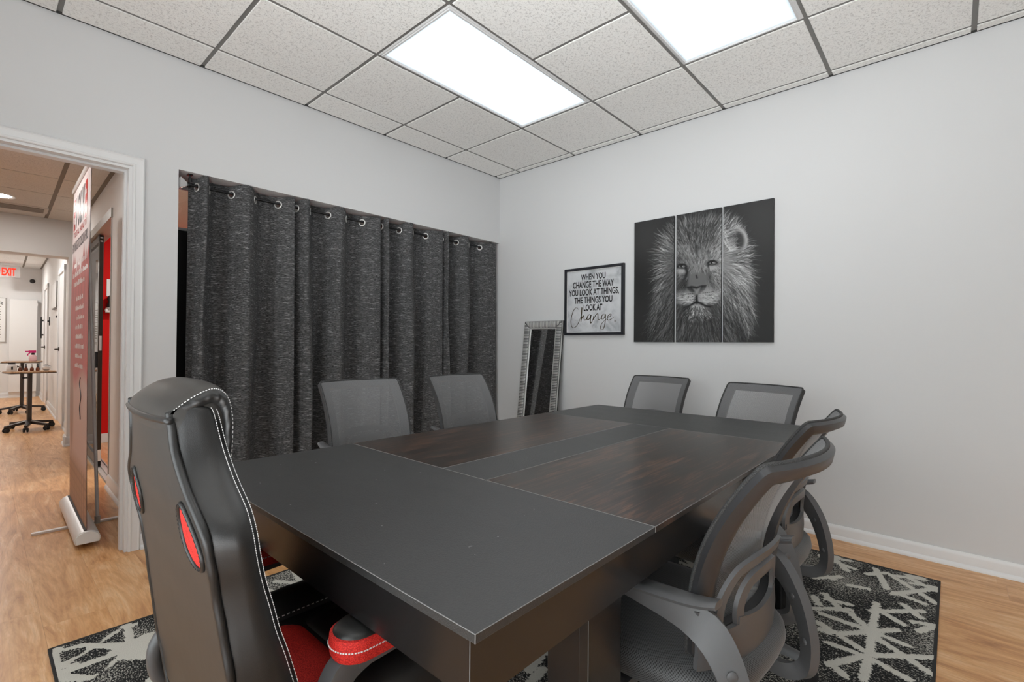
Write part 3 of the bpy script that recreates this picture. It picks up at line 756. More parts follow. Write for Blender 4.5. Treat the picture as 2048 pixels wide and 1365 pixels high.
# ------------------------------------------------------------ rug
def make_rug():
    x0, x1, y0, y1 = .845, 3.185, -3.185, -.305
    st = .0068
    nx, ny = int((x1-x0)/st), int((y1-y0)/st)
    X, Y = np.meshgrid(np.linspace(x0, x1, nx), np.linspace(y0, y1, ny))
    segs = list(RUG_SEGS)
    rnd = random.Random(11)
    def burst(cx, cy, n, L, w):
        a0 = rnd.random()*pi
        for q in range(n):
            a = a0 + 2*pi*q/n + rnd.uniform(-.22, .22); l = L*rnd.uniform(.6, 1.15)
            segs.append((cx + cos(a)*.02, cy + sin(a)*.02, cx + cos(a)*l, cy + sin(a)*l, w*rnd.uniform(.7, 1.2)))
            if rnd.random() < .5:
                b = a + rnd.choice((-1, 1))*rnd.uniform(.5, .9); m = rnd.uniform(.4, .7)*l
                segs.append((cx + cos(a)*m, cy + sin(a)*m, cx + cos(a)*m + cos(b)*l*.4, cy + sin(a)*m + sin(b)*l*.4, w*.7))
    gx = [(1.05, -.55), (1.55, -.75), (2.1, -.5), (1.3, -1.2), (1.9, -1.25), (2.4, -1.05), (1.0, -1.75), (1.55, -1.8), (2.1, -1.85), (2.5, -1.65), (1.2, -2.35), (1.75, -2.4), (2.25, -2.4),
          (2.65, -2.25), (2.95, -1.95), (2.9, -2.5), (1.5, -2.95), (2.0, -2.95), (2.5, -2.9), (3.0, -3.0), (2.46, -2.52)]
    for c in gx: burst(c[0] + rnd.uniform(-.05, .05), c[1] + rnd.uniform(-.05, .05), rnd.randint(7, 9), .30, .038)
    f = np.zeros_like(X)
    for (ax, ay, bx, by, w) in segs:
        dx, dy = bx-ax, by-ay; L2 = dx*dx + dy*dy + 1e-9
        m = (X > min(ax,bx)-.06) & (X < max(ax,bx)+.06) & (Y > min(ay,by)-.06) & (Y < max(ay,by)+.06)
        xs, ys = X[m], Y[m]
        t = np.clip(((xs-ax)*dx + (ys-ay)*dy)/L2, 0, 1)
        d = np.hypot(xs - ax - t*dx, ys - ay - t*dy)
        f[m] = np.maximum(f[m], np.clip(.5 + (w/2 - d)/.030, 0, 1))
    for poly in RUG_DARK:
        P = np.array(poly); inside = np.zeros_like(X, bool); j = len(P) - 1
        for i in range(len(P)):
            xi, yi = P[i]; xj, yj = P[j]
            inside ^= ((yi > Y) != (yj > Y)) & (X < (xj-xi)*(Y-yi)/(yj-yi+1e-12) + xi); j = i
        f[inside] = .12
    rg = np.random.RandomState(3)
    low = rg.rand(26, 22); yi = np.linspace(0, 24.99, ny); xi = np.linspace(0, 20.99, nx)
    iy, ix = yi.astype(int), xi.astype(int); fy, fx = (yi-iy)[:, None], (xi-ix)[None, :]
    den = (low[iy][:, ix]*(1-fy)*(1-fx) + low[iy+1][:, ix]*fy*(1-fx) + low[iy][:, ix+1]*(1-fy)*fx + low[iy+1][:, ix+1]*fy*fx)
    zz = .0075 + .0025*np.clip(f, 0, 1)
    V = np.stack([X, Y, zz], -1).reshape(-1, 3)
    i = np.arange(nx*ny).reshape(ny, nx)
    F = np.stack([i[:-1, :-1], i[:-1, 1:], i[1:, 1:], i[1:, :-1]], -1).reshape(-1, 4)
    me = bpy.data.meshes.new('rug')
    me.vertices.add(len(V)); me.vertices.foreach_set('co', V.astype(np.float32).ravel())
    me.loops.add(F.size); me.loops.foreach_set('vertex_index', F.astype(np.int32).ravel())
    me.polygons.add(len(F)); me.polygons.foreach_set('loop_start', np.arange(0, F.size, 4, dtype=np.int32))
    me.polygons.foreach_set('use_smooth', np.ones(len(F), bool))
    me.update(calc_edges=True)
    ca = me.color_attributes.new('Col', 'FLOAT_COLOR', 'POINT')
    ca.data.foreach_set('color', np.stack([f, den, den*0, den*0+1], -1).reshape(-1).astype(np.float32))
    t = thing('area_rug', 'black and ivory starburst area rug under the conference table', 'rug', ((x0+x1)/2, (y0+y1)/2, 0))
    me.transform(Matrix.Translation((-(x0+x1)/2, -(y0+y1)/2, 0)))
    link('pile', me, M['rug'], t)
    w, d = (x1-x0)/2, (y1-y0)/2
    b = MB()
    b.box(-w-.008, w+.008, -d-.008, -d+.003, .001, .009).box(-w-.008, w+.008, d-.003, d+.008, .001, .009)
    b.box(-w-.008, -w+.003, -d, d, .001, .009).box(w-.003, w+.008, -d, d, .001, .009)
    b.box(-w, w, -d, d, .001, .004)
    obj('binding', b, M['rug_edge'], t)
make_rug()
RUG_Z = .0106
# ------------------------------------------------------------ conference table
def table():
    x0, x1, y0, y1, zt = 1.625, 2.795, -2.955, -.815, .75
    cx, cy = (x0+x1)/2, (y0+y1)/2
    t = thing('conference_table', 'black conference table with walnut-grained inset panels and square panel legs', 'table', (cx, cy, 0), rad(.0))
    s1, s2 = -2.459, -1.325; a, b = 2.133, 2.312
    def slab(n, xa, xb, ya, yb, m, label=None):
        e = .0007
        o = obj(n, MB().box(xa+e-cx, xb-e-cx, ya+e-cy, yb-e-cy, zt-.013, zt), [m, M['table_edge']], t)
        bv = o.modifiers.new('bevel', 'BEVEL'); bv.width = .0008; bv.segments = 1; bv.material = 1; bv.limit_method = 'ANGLE'
        if label: o['label'] = label
        return o
    slab('end_panel', x0, x1, y0, s1, M['table_black']); slab('end_panel', x0, x1, s2, y1, M['table_black'])
    slab('inset_panel', x0, a, s1, s2, M['table_walnut'], 'walnut-grained table panel'); slab('inset_panel', b, x1, s1, s2, M['table_walnut'], 'walnut-grained table panel')
    slab('centre_strip', a, b, s1, s2, M['table_black'])
    def board(n, xa, xb, ya, yb, za, zb):
        o = obj(n, MB().box(xa-cx, xb-cx, ya-cy, yb-cy, za, zb), [M['table_side'], M['table_edge']], t)
        bv = o.modifiers.new('bevel', 'BEVEL'); bv.width = .0007; bv.segments = 1; bv.material = 1; bv.limit_method = 'ANGLE'
        return o
    th, i, zb = .022, .016, .645
    ym = -1.872
    for xs in (x0 + i, x1 - i - th):
        board('apron', xs, xs+th, y0+.006, ym-.0006, zb, zt-.0135); board('apron', xs, xs+th, ym+.0006, y1-.006, zb, zt-.0135)
    for ys in (y0 + i, y1 - i - th): board('apron', x0+i+th+.0006, x1-i-th-.0006, ys, ys+th, zb, zt-.0135)
    board('cross_rail', x0+i+th, x1-i-th, ym-.011, ym+.011, zb, zt-.0135)
    for sx in (-1, 1):
        for (ya, sy) in ((-2.64, 1), (-1.13, -1)):
            xo = x1 - i - th - .001 if sx > 0 else x0 + i + th + .001
            g = MB(); w = .115
            xa, xb = sorted((xo, xo - sx*.02)); y_a, y_b = sorted((ya, ya + sy*w))
            g.box(xa-cx, xb-cx, y_a-cy, y_b-cy, RUG_Z, zt-.014)
            xa, xb = sorted((xo - sx*.02, xo - sx*.105)); y_a, y_b = sorted((ya + sy*.018, ya + sy*.038))
            g.box(xa-cx, xb-cx, y_a-cy, y_b-cy, RUG_Z, zt-.014)
            o = obj('leg', g, [M['table_side'], M['table_edge']], t)
            bv = o.modifiers.new('bevel', 'BEVEL'); bv.width = .0007; bv.segments = 1; bv.material = 1; bv.limit_method = 'ANGLE'
table()

# ------------------------------------------------------------ mesh task chairs
def five_star(root, mat_leg, ang0, R=.285, zl=(.115, .085)):
    h = MB().lathe([(.0, .075), (.042, .075), (.045, .085), (.045, .13), (.034, .142), (0, .142)], 24)
    obj('base_hub', h, mat_leg, root, smooth=40)
    for k in range(5):
        a = ang0 + 2*pi*k/5; Mz = Matrix.Rotation(a, 4, 'Z')
        rr = []
        for t in np.linspace(0, 1, 7):
            r = lerp(.03, R, t); w = lerp(.026, .016, t); z1 = lerp(.138, .098, t**.8); z0 = lerp(.092, .076, t)
            rr.append([(r, -w, z0), (r, w, z0), (r, w*.8, z1-.006), (r, w*.4, z1), (r, -w*.4, z1), (r, -w*.8, z1-.006)])
        leg = obj('base_leg', MB().rings(rr), mat_leg, root, smooth=40, M=Mz)
        c = MB(); tw = rad(40 + 67*k)
        C = Matrix.Translation((R - .012, 0, 0)) @ Matrix.Rotation(tw, 4, 'Z') @ Matrix.Translation((.018, 0, 0))
        for s in (-1, 1):
            W = C @ Matrix.Translation((0, s*.016, RUG_Z + .026)) @ Matrix.Rotation(pi/2, 4, 'X')
            c.lathe([(0, -.010), (.02, -.010), (.026, -.006), (.026, .006), (.02, .010), (0, .010)], 20, W)
        hood = []
        for q in range(9):
            th = rad(-20 + 220*q/8); hood.append([(cos(th)*.029, y, RUG_Z + .028 + sin(th)*.029) for y in (-.007, .007)] + [(cos(th)*.020, y, RUG_Z + .028 + sin(th)*.020) for y in (.007, -.007)])
        c.rings(hood, M=C)
        c.lathe([(.007, .05), (.007, .085)], 12, Matrix.Translation((R - .012, 0, 0)))
        obj('caster', c, M['rubber'], leg, smooth=40)

def back_pt(x, z, off=0.0, hw=.21):
    """point of the curved backrest surface (off > 0 towards the sitter)"""
    d = z - .61; s = max(-1.15, min(1.15, x / hw))
    y = -.20 - (.10*d + 1.28*d*d if d > 0 else .10*d + .4*d*d) - .045*(1 - s*s)
    dz = .10 + (2.56*d if d > 0 else .8*d); dx = -2*.045*s/hw
    n = Vector((dx, 1, dz)).normalized()
    return Vector((x, y, z)) + n * off

def make_mesh_chair():
    root = thing('mesh_task_chair', 'x', 'chair', (0, 0, 0), 0, 'black mesh task chairs around the table')
    # gas lift and mechanism
    obj('gas_lift', MB().lathe([(0, .10), (.026, .10), (.026, .25), (.019, .252), (.019, .36), (0, .36)], 20), M['plastic_dark'], root, smooth=40)
    obj('tilt_mechanism', MB().box(-.075, .075, -.11, .09, .345, .385).box(.075, .20, -.01, .004, .365, .375), M['plastic_dark'], root, bevel=.006)
    five_star(root, M['plastic'], rad(-90))
    # seat cushion: superellipse shells
    rings = []; n = 56
    def se(w, d, z, cy, e=3.2):
        r = []
        for q in range(n):
            a = 2*pi*q/n; c, s = cos(a), sin(a)
            r.append((w*math.copysign(abs(c)**(2/e), c), cy + d*math.copysign(abs(s)**(2/e), s), z))
        return r
    cy = -.022
    for w, d, z in ((.225, .242, .402), (.240, .256, .412), (.246, .263, .432), (.243, .260, .452), (.230, .248, .466), (.20, .218, .474), (.14, .15, .478), (.06, .06, .479), (.004, .004, .479)):
        rings.append(se(w, d, z, cy))
    mb = MB().rings(rings, cap=False); me = mb.mesh('seat')
    uv = me.uv_layers.new(name='UVMap'); k = 1/.0052
    for pl in me.polygons:
        c_ = pl.center; top = c_.z > .459
        a0 = math.atan2(c_.x, c_.y - cy)
        for li in pl.loop_indices:
            v = me.vertices[me.loops[li].vertex_index].co
            a_ = math.atan2(v.x, v.y - cy)
            if a_ - a0 > pi: a_ -= 2*pi
            if a_ - a0 < -pi: a_ += 2*pi
            uv.data[li].uv = (v.x*k, v.y*k) if top else (a_*.23*k, v.z*k)
    link('seat', me, M['seat'], root, 180)
    obj('seat_pan', MB().rings([se(.17, .17, .378, cy), se(.215, .205, .392, cy), se(.226, .217, .403, cy)]), M['plastic'], root, smooth=50)
    # backrest frame
    Z0, Z1, W = .495, .900, .21
    def outline(ins, r):
        return rrect(2*(W - ins), (Z1 - Z0) - 2*ins, r, 7, 0, (Z0 + Z1)/2)
    def densify(poly, step=.02):
        out = []
        for i in range(len(poly)):
            a = poly[i]; b = poly[(i+1) % len(poly)]; L = math.hypot(b[0]-a[0], b[1]-a[1]); k_ = max(1, int(round(L/step)))
            out += [(lerp(a[0], b[0], q/k_), lerp(a[1], b[1], q/k_)) for q in range(k_)]
        return out
    base = densify(outline(0, .012), .014)
    c0 = (0, (Z0+Z1)/2)
    rings = []
    for (x, z) in base:
        # inward direction by rounded-rectangle clamping
        ix = max(-(W-.046), min(W-.046, x)); iz = max(Z0+.05, min(Z1-.031, z))
        hx, hz = lerp(x, ix, .5), lerp(z, iz, .5)
        rings.append([back_pt(x, z, .006), back_pt(x, z, -.010), back_pt(hx, hz, -.020), back_pt(ix, iz, -.012), back_pt(ix, iz, .006)])
    rings.append(rings[0])
    obj('back_frame', MB().rings([[tuple(p) for p in r] for r in rings], cap=False), M['plastic_frame'], root, smooth=50)
    # mesh membrane
    V, F, UV = [], [], []; nu, nv = 26, 26
    for j in range(nv + 1):
        z = lerp(Z0 + .004, Z1 - .003, j/nv)
        e = min(z - Z0, Z1 - z); r = .012; hw = W - .003 - (r - math.sqrt(max(0, r*r - (r-e)**2)) if e < r else 0)
        for i in range(nu + 1):
            x = lerp(-hw, hw, i/nu); V.append(tuple(back_pt(x, z, .0085))); UV.append((x/.0040, z/.0040))
    for j in range(nv):
        for i in range(nu): F.append((j*(nu+1)+i, j*(nu+1)+i+1, (j+1)*(nu+1)+i+1, (j+1)*(nu+1)+i))
    me = bpy.data.meshes.new('back_mesh'); me.from_pydata(V, [], F); uv = me.uv_layers.new(name='UVMap')
    for l in me.loops: uv.data[l.index].uv = UV[l.vertex_index]
    link('back_mesh', me, M['mesh'], root, 180)
    obj('piping', MB().tube([back_pt(x, z, .007) for x, z in densify(outline(.001, .012), .008)], .0044, 8, closed=True), M['piping'], root, smooth=180)
    # lumbar bracket: solid band with two nested open loops
    OFF = -.019
    def strip(pts, w, th=.008):
        P2 = curve_pts(pts, 40); prof = [(-w/2, -th/2), (w/2, -th/2), (w/2*.8, th/2), (-w/2*.8, th/2)]
        path = [back_pt(a, b, OFF) for a, b in P2]; ups = [(back_pt(a, b, OFF - .01) - back_pt(a, b, OFF)).normalized() for a, b in P2]
        return path, prof, ups
    lb = MB()
    rows = []
    for x in np.linspace(-.205, .205, 25):
        s = abs(x)/.205; top = .535 + .012*(1 - s**2); bot = .462 + .012*s*s
        o = OFF*(1 - .35*s**4)
        rows.append([tuple(back_pt(x, bot, o + .004)), tuple(back_pt(x, bot, o - .006)), tuple(back_pt(x, (bot+top)/2, o - .009)), tuple(back_pt(x, top, o - .006)), tuple(back_pt(x, top, o + .004))])
    lb.rings(rows)
    outer = [(-.150, .52), (-.158, .565), (-.150, .61), (-.125, .652), (-.098, .668), (-.04, .677), (.04, .677), (.098, .668), (.125, .652), (.150, .61), (.158, .565), (.150, .52)]
    inner = [(-.085, .53), (-.096, .565), (-.090, .597), (-.070, .622), (-.046, .631), (0, .634), (.046, .631), (.070, .622), (.090, .597), (.096, .565), (.085, .53)]
    for pts, w in ((outer, .027), (inner, .034)):
        pa, pr, up = strip(pts, w); lb.sweep(pa, pr, up)
    # web that closes the middle window below
    web = []
    for x in np.linspace(-.10, .10, 13):
        tz = .548 + .012*(abs(x)/.1)**2
        web.append([tuple(back_pt(x, .53, OFF + .004)), tuple(back_pt(x, .53, OFF - .006)), tuple(back_pt(x, tz, OFF - .006)), tuple(back_pt(x, tz, OFF + .004))])
    lb.rings(web)
    for s in (-1, 1):
        pa, pr, up = strip([(s*.178, .50), (s*.192, .545), (s*.203, .60)], .026); lb.sweep(pa, pr, up)
    obj('lumbar_support', lb, M['plastic'], root, smooth=40)
    # arms: C-shaped loops that carry the backrest
    for s in (-1, 1):
        X = s*.226
        limb = [(-.03, .594), (-.14, .590), (-.222, .570), (-.267, .518), (-.294, .445), (-.304, .376), (-.292, .326), (-.240, .304), (-.15, .318), (-.08, .350), (-.02, .372)]
        wd = [.020, .044, .066, .060, .050, .042, .038, .036, .036, .036, .036]
        L = curve_pts([(a, b, w) for (a, b), w in zip(limb, wd)], 44)
        sm = lambda q: max(0, min(1, q))**2*(3 - 2*max(0, min(1, q)))
        tw = [rad(42)*sm((-.08 - a)/.15)*sm((b - .30)/.12 + .55) for a, b, w in L]
        pa = [(X - s*.018*sm((-.10 - a)/.16), a, b) for a, b, w in L]
        prof = [[(-.011, -w/2), (.011, -w/2), (.0125, 0), (.011, w/2), (-.011, w/2), (-.0125, 0)] for a, b, w in L]
        ups = []
        for i in range(len(L)):
            p_, q_ = Vector(pa[max(i-1, 0)]), Vector(pa[min(i+1, len(L)-1)]); N = Vector((cos(tw[i]), -s*sin(tw[i]), 0)); ups.append(tuple((q_ - p_).normalized().cross(N)))
        g = MB().sweep(pa, prof, ups)
        # reach under the seat
        g.box(*sorted((X, s*.10)), -.06, -.01, .362, .380)
        arm = obj('armrest', g, M['plastic'], root, smooth=38)
        pad = curve_pts([(.175, .588, .040), (.12, .598, .048), (.02, .607, .050), (-.08, .616, .050), (-.17, .622, .048), (-.225, .628, .044), (-.262, .637, .036)], 30)
        rr = []
        for a, b, w in pad:
            rr.append([(X - w/2, a, b - .006), (X - w/2 + .004, a, b - .013), (X + w/2 - .004, a, b - .013), (X + w/2, a, b - .006), (X + w/2 - .003, a, b - .001), (X + w/4, a, b + .002), (X - w/4, a, b + .002), (X - w/2 + .003, a, b - .001)])
        rr = [[(q[0]*1, q[1] + .010*(1 if q[2] > pad[0][1]-.004 else 0)*0, q[2]) for q in r] for r in rr]
        obj('arm_pad', MB().rings(rr), M['plastic'], arm, smooth=45)
        for q in (.335, .47):
            i = int(q*(len(L) - 1)); N = Vector((s*cos(tw[i]), -sin(tw[i]), 0)); c_ = Vector(pa[i])
            for d, r in ((1, .0105), (-1, .0085)):
                R = (N*d).to_track_quat('Z', 'Y').to_matrix().to_4x4()
                b = MB().lathe([(0, 0), (r, 0), (r, .002), (r*.75, .0042), (0, .0048)], 18, Matrix.Translation(c_ + N*d*.0118) @ R)
                obj('bolt_cap', b, M['plastic'], arm, smooth=45)
    return root

CH = [  # x, y, heading, lift, label
    (2.660, -2.185, 86.5, -.008, 'nearest mesh chair, seen from behind at the near right of the table'),
    (2.592, -1.525, 88.5, -.012, 'mesh chair seen from behind, second along the right side of the table'),
    (1.385, -2.108, -93.0, .026, 'grey mesh chair in front of the curtains, left one of that pair'),
    (1.395, -1.472, -90.4, .026, 'grey mesh chair in front of the curtains, right one of that pair, by the mirror'),
    (1.738, -.592, 174.4, -.002, 'black framed mesh chair against the lion wall, nearer the mirror'),
    (2.390, -.850, 164.0, .002, 'black framed mesh chair against the lion wall, to the right of its twin'),
]
def chairs():
    proto = make_mesh_chair()
    for k, (x, y, h, lift, lb) in enumerate(CH):
        r = proto if k == len(CH) - 1 else dup(proto)
        r['label'] = lb; r.location = (x, y, 0); r.rotation_euler = (0, 0, rad(h))
        for c in r.children:
            if c.name.split('.')[0] not in ('base_hub', 'base_leg', 'gas_lift'): c.location.z += lift
chairs()

# ------------------------------------------------------------ gaming chair
def gaming_chair():
    xc, yc = 2.312, -2.90
    root = thing('gaming_chair', 'black and red racing style gaming chair at the near end of the table', 'chair', (xc - .066, yc + .018, 0))
    L = lambda x, y, z: (x, y - yc, z)           # x relative to centre, y in room coordinates
    # z : half width, rear y, seam y
    LV = [(.40, .205, -3.118, -3.015), (.46, .226, -3.124, -3.022), (.52, .238, -3.132, -3.036), (.58, .240, -3.139, -3.052), (.64, .238, -3.147, -3.068), (.68, .234, -3.152, -3.080),
          (.72, .230, -3.158, -3.089), (.76, .231, -3.164, -3.100), (.80, .238, -3.172, -3.110), (.84, .240, -3.179, -3.117), (.87, .220, -3.185, -3.119), (.90, .184, -3.189, -3.122),
          (.93, .159, -3.193, -3.126), (.96, .146, -3.196, -3.131), (1.0, .138, -3.199, -3.138), (1.012, .134, -3.201, -3.142)]
    lv = curve_pts(LV, 54)
    def ring(z, hw, yr, yf, shrink=0):
        hw -= shrink; yr += shrink; yf -= shrink
        d = yf - yr; p = []
        # rear edge left -> right (slightly crowned), rounded corner, side bulge, front seam, front bolster and hollow
        for s in np.linspace(-1, 1, 9): p.append((s*(hw - .016), yr - .004*(1 - s*s)))
        for q in (.25, .6, 1): a = rad(-90 + 90*q); p.append((hw - .016 + .016*cos(a), yr + .016 + .016*sin(a)))
        for q in (.3, .55, .8): p.append((hw + .010*sin(pi*q), lerp(yr + .016, yf - .006, q)))
        p.append((hw - .003, yf)); p.append((hw - .02, yf + .004)); p.append((hw - .05, yf + .005)); p.append((hw*.62, yf - .004)); p.append((hw*.3, yf - .010))
        m = [(-a, b) for a, b in reversed(p[9:])]
        return [L(a, b, z) for a, b in p + m]
    rs = [ring(*r) for r in lv]
    z, hw, yr, yf = lv[-1]
    rs += [ring(z + .006, hw - .008, yr + .008, yf - .008), ring(z + .010, hw - .03, yr + .02, yf - .02)]
    obj('backrest', MB().rings(rs), M['leather'], root, smooth=60)
    # rear shell
    sh = []
    for z, hw, yr, yf in lv[2:-2]:
        row = []
        for s in np.linspace(-1, 1, 13):
            row.append(L(s*(hw - .013), yr - .006*(1 - s*s) - .004, z))
        row += [L(s*(hw - .013), yr + .004, z) for s in np.linspace(1, -1, 5)]
        sh.append(row)
    obj('back_shell', MB().rings(sh), M['shell'], root, smooth=70)
    for s in (-1, 1):
        obj('welt', MB().tube([L(s*(hw - .007 + .0012*sin(z*90)), yr - .001, z) for z, hw, yr, yf in lv[:-2]], .0062, 10), M['leather'], root, smooth=180)
        # twin seam with stitches along the front edge
        for off in (.002, .009):
            st = MB(); P = [Vector(L(s*(hw + .001 + .0042*(off < .005)), yf - .010 + off, z)) for z, hw, yr, yf in curve_pts(LV, 480)]
            for i in range(0, len(P) - 3, 3):
                st.tube([P[i] + Vector((s*.001, 0, 0)), P[i+2] + Vector((s*.001, 0, 0))], .0006, 5)
            o = obj('stitching', st, M['stitch'], root); o['kind'] = 'stuff'
    # teardrop mesh inserts in the shell
    def shell_y(x, z):
        i = min(range(len(lv)), key=lambda q: abs(lv[q][0] - z)); _, hw, yr, yf = lv[i]; s = x/(hw - .013)
        zz = [q[0] for q in lv]; yy = float(np.interp(z, zz, [q[2] for q in lv]))
        return yy - .006*(1 - s*s) - .004
    for s in (-1, 1):
        cxx, czz, n = s*.164 + .012, .832, 40; pts = []
        for q in range(n):
            a = 2*pi*q/n; u = sin(a); w = .029*cos(a)*(1 - .3*u)
            pts.append((cxx + w - s*u*.012, czz + u*.043))
        r0 = [L(cxx + (x - cxx)*.02, shell_y(cxx, czz) - .0012, czz + (zq - czz)*.02) for x, zq in pts]
        r1 = [L(cxx + (x - cxx)*.55, shell_y(cxx + (x - cxx)*.55, czz + (zq - czz)*.55) - .0028, czz + (zq - czz)*.55) for x, zq in pts]
        r2 = [L(x, shell_y(x, zq) - .0012, zq) for x, zq in pts]; r3 = [L(x, shell_y(x, zq) + .004, zq) for x, zq in pts]
        ins = obj('mesh_insert', MB().rings([r0, r1, r2, r3]), M['red_mesh'], root, smooth=60); ins['label'] = 'red mesh insert'
        ring_ = [L(cxx + (x - cxx)*1.10, shell_y(cxx + (x - cxx)*1.1, czz + (zq - czz)*1.06) - .001, czz + (zq - czz)*1.06) for x, zq in pts]
        obj('insert_trim', MB().tube(ring_, .0038, 8, closed=True), M['leather'], ins, smooth=180)
        st = MB()
        for q in range(n):
            a = Vector(ring_[q]); b = Vector(ring_[(q+1) % n]); st.tube([a + Vector((0, -.0034, 0)), a.lerp(b, .55) + Vector((0, -.0034, 0))], .0008, 5)
        o = obj('stitching', st, M['stitch_black'], ins); o['kind'] = 'stuff'
    # head cushion: a smooth hood that runs over the top and rolls to the front
    edge = [(-3.205, 1.006), (-3.198, 1.020), (-3.172, 1.039), (-3.145, 1.049), (-3.127, 1.036), (-3.119, 1.003), (-3.119, .952), (-3.122, .905), (-3.150, .900), (-3.185, .940)]
    mid = [(-3.214, 1.000), (-3.206, 1.030), (-3.172, 1.056), (-3.136, 1.058), (-3.108, 1.040), (-3.098, .995), (-3.100, .940), (-3.105, .900), (-3.150, .895), (-3.185, .940)]
    edge = [(a, b - .009) for a, b in edge]; mid = [(a, b - .010) for a, b in mid]
    E2, M2 = curve_pts(edge, 40), curve_pts(mid, 40); cap = []
    for s in np.linspace(-1, 1, 33):
        e = 1 - abs(s)**2.4; k = 1 if abs(s) < .9 else 1 - .10*((abs(s) - .9)/.1)**2
        cap.append([L(s*.138, -3.155 + (lerp(p[0], q[0], e) + 3.155)*k, .98 + (lerp(p[1], q[1], e) - .98)*(k*.5 + .5)) for p, q in zip(E2, M2)])
    obj('head_cushion', MB().rings(cap), M['shell'], root, smooth=75)
    for s in (-1, 1):
        g = []
        for x_, k in ((.1365, 1.0), (.1405, .97), (.1455, .88), (.1465, .76), (.140, .62), (.128, .5)):
            g.append([L(s*(.1365 + (x_ - .1365 + (.0032*sin(i*2.3)*(1 - abs(k - .85)*3) if .7 < k < .99 else 0))*min(1, max(0, (p[1] - 1.014)/.02, (p[0] + 3.150)/.012))), -3.152 + (p[0] + 3.152)*k, .985 + (p[1] - .985)*k) for i, p in enumerate(E2)])
        obj('gathered_side', MB().rings(g), M['leather'], root, smooth=80)
        st = MB(); P = [Vector(L(s*.1395, -3.152 + (p[0] + 3.152)*1.0, p[1] + .0004)) for p in curve_pts(edge[1:8], 130)]
        for i in range(0, len(P) - 2, 3): st.tube([P[i], P[i+2].lerp(P[i+1], .3)], .0007, 5)
        o = obj('stitching', st, M['stitch'], root); o['kind'] = 'stuff'
    obj('hood_welt', MB().tube([L(x, -3.2035 - .0085*(1 - (x/.135)**2), .996 - .002*(1 - (x/.135)**2)) for x in np.linspace(-.141, .141, 26)], .0055, 10), M['leather'], root, smooth=180)
    # seat
    def cushion(x0, x1, y0, y1, z0, z1, r, crown=.01):
        rr = []
        for z, ins in ((z0, .012), (z0 + .012, 0), (z1 - r, 0), (z1 - r*.4, r*.25), (z1, r*.8), (z1 + crown*.6, r*2.2), (z1 + crown, r*4)):
            o_ = rrect(max(.01, x1 - x0 - 2*ins), max(.01, y1 - y0 - 2*ins), min(.045, .45*min(x1-x0-2*ins, y1-y0-2*ins)), 6, (x0+x1)/2, (y0+y1)/2)
            rr.append([L(a, b, z) for a, b in o_])
        return MB().rings(rr)
    obj('seat', cushion(-.245, .245, -3.10, -2.58, .385, .470, .018), M['leather'], root, smooth=70)
    o = obj('seat_panel', cushion(-.125, .125, -3.08, -2.895, .44, .4835, .010, .004), M['red_mesh'], root, smooth=70); o['label'] = 'red mesh seat panel'
    obj('front_panel', cushion(-.125, .125, -2.893, -2.60, .44, .4845, .012, .006), M['leather'], root, smooth=70)
    for s in (-1, 1):
        b = []
        for t in np.linspace(0, 1, 22):
            y = lerp(-3.09, -2.585, t); e = math.sqrt(max(0, 1 - abs(2*t - 1)**4)); h = .028*e + .012*sin(pi*min(1, t*1.2)); w = .052*(.6 + .4*e)
            b.append([L(s*.19 + w*cos(a)*1.05, y, .455 + (.012 + h + .02)*sin(a)) for a in np.linspace(0, 2*pi, 15)[:-1]])
        obj('seat_bolster', MB().rings(b), M['leather'], root, smooth=70)
        st = MB(); P = [Vector(L(s*(.130 + .004*sin(t*3)), lerp(-3.07, -2.62, t), .4905 + .004*sin(pi*t))) for t in np.linspace(0, 1, 160)]
        for i in range(0, len(P) - 3, 4): st.tube([P[i], P[i+2]], .0012, 5)
        o = obj('stitching', st, M['stitch'], root); o['kind'] = 'stuff'
    # arms
    for s in (-1, 1):
        X = s*.238; arm = MB()
        pth = curve_pts([(-2.86, .40), (-2.965, .43), (-3.005, .50), (-2.985, .565), (-2.94, .588)], 26)
        arm.sweep([L(X, a, b) for a, b in pth], [(-.016, -.022), (.016, -.022), (.019, 0), (.016, .022), (-.016, .022), (-.019, 0)], (0, 1, .01))
        arm.sweep([L(X - s*.0, a, b) for a, b in curve_pts([(-2.96, .578), (-2.85, .582), (-2.73, .575)], 8)], [(-.020, -.010), (.020, -.010), (.020, .010), (-.020, .010)], (0, 0, 1))
        arm.box(min(X, s*.10), max(X, s*.10), -2.875 - yc, -2.845 - yc, .385, .41)
        a_ = obj('armrest', arm, M['plastic'], root, smooth=45)
        def pad(zs, sc):
            return [[L(X + a*k, -2.855 + b*kb, z) for a, b in rrect(.085, .285, .042, 8)] for z, k, kb in zs]
        o = obj('pad_side', MB().rings(pad([(.590, .92, .97), (.598, 1.0, 1.0), (.615, 1.04, 1.01), (.628, 1.0, 1.0), (.630, .9, .96)], 1)), M['red_mesh'], a_, smooth=60); o['label'] = 'red mesh armrest side'
        obj('arm_pad', MB().rings(pad([(.622, .94, .97), (.631, .93, .965), (.637, .8, .92), (.6405, .5, .8), (.641, .15, .5)], 1)), M['leather'], a_, smooth=60)
        st = MB(); P = [Vector(L(X + a*1.045, -2.855 + b*1.012, .612)) for a, b in rrect(.085, .285, .042, 14)]
        D = []
        for i in range(len(P)):
            a, b = P[i], P[(i+1) % len(P)]; n_ = max(1, int((b - a).length/.006))
            D += [a.lerp(b, q/n_) for q in range(n_)]
        for i in range(0, len(D) - 1): st.tube([D[i], D[i].lerp(D[i+1], .6)], .0012, 5)
        o = obj('stitching', st, M['stitch'], a_); o['kind'] = 'stuff'
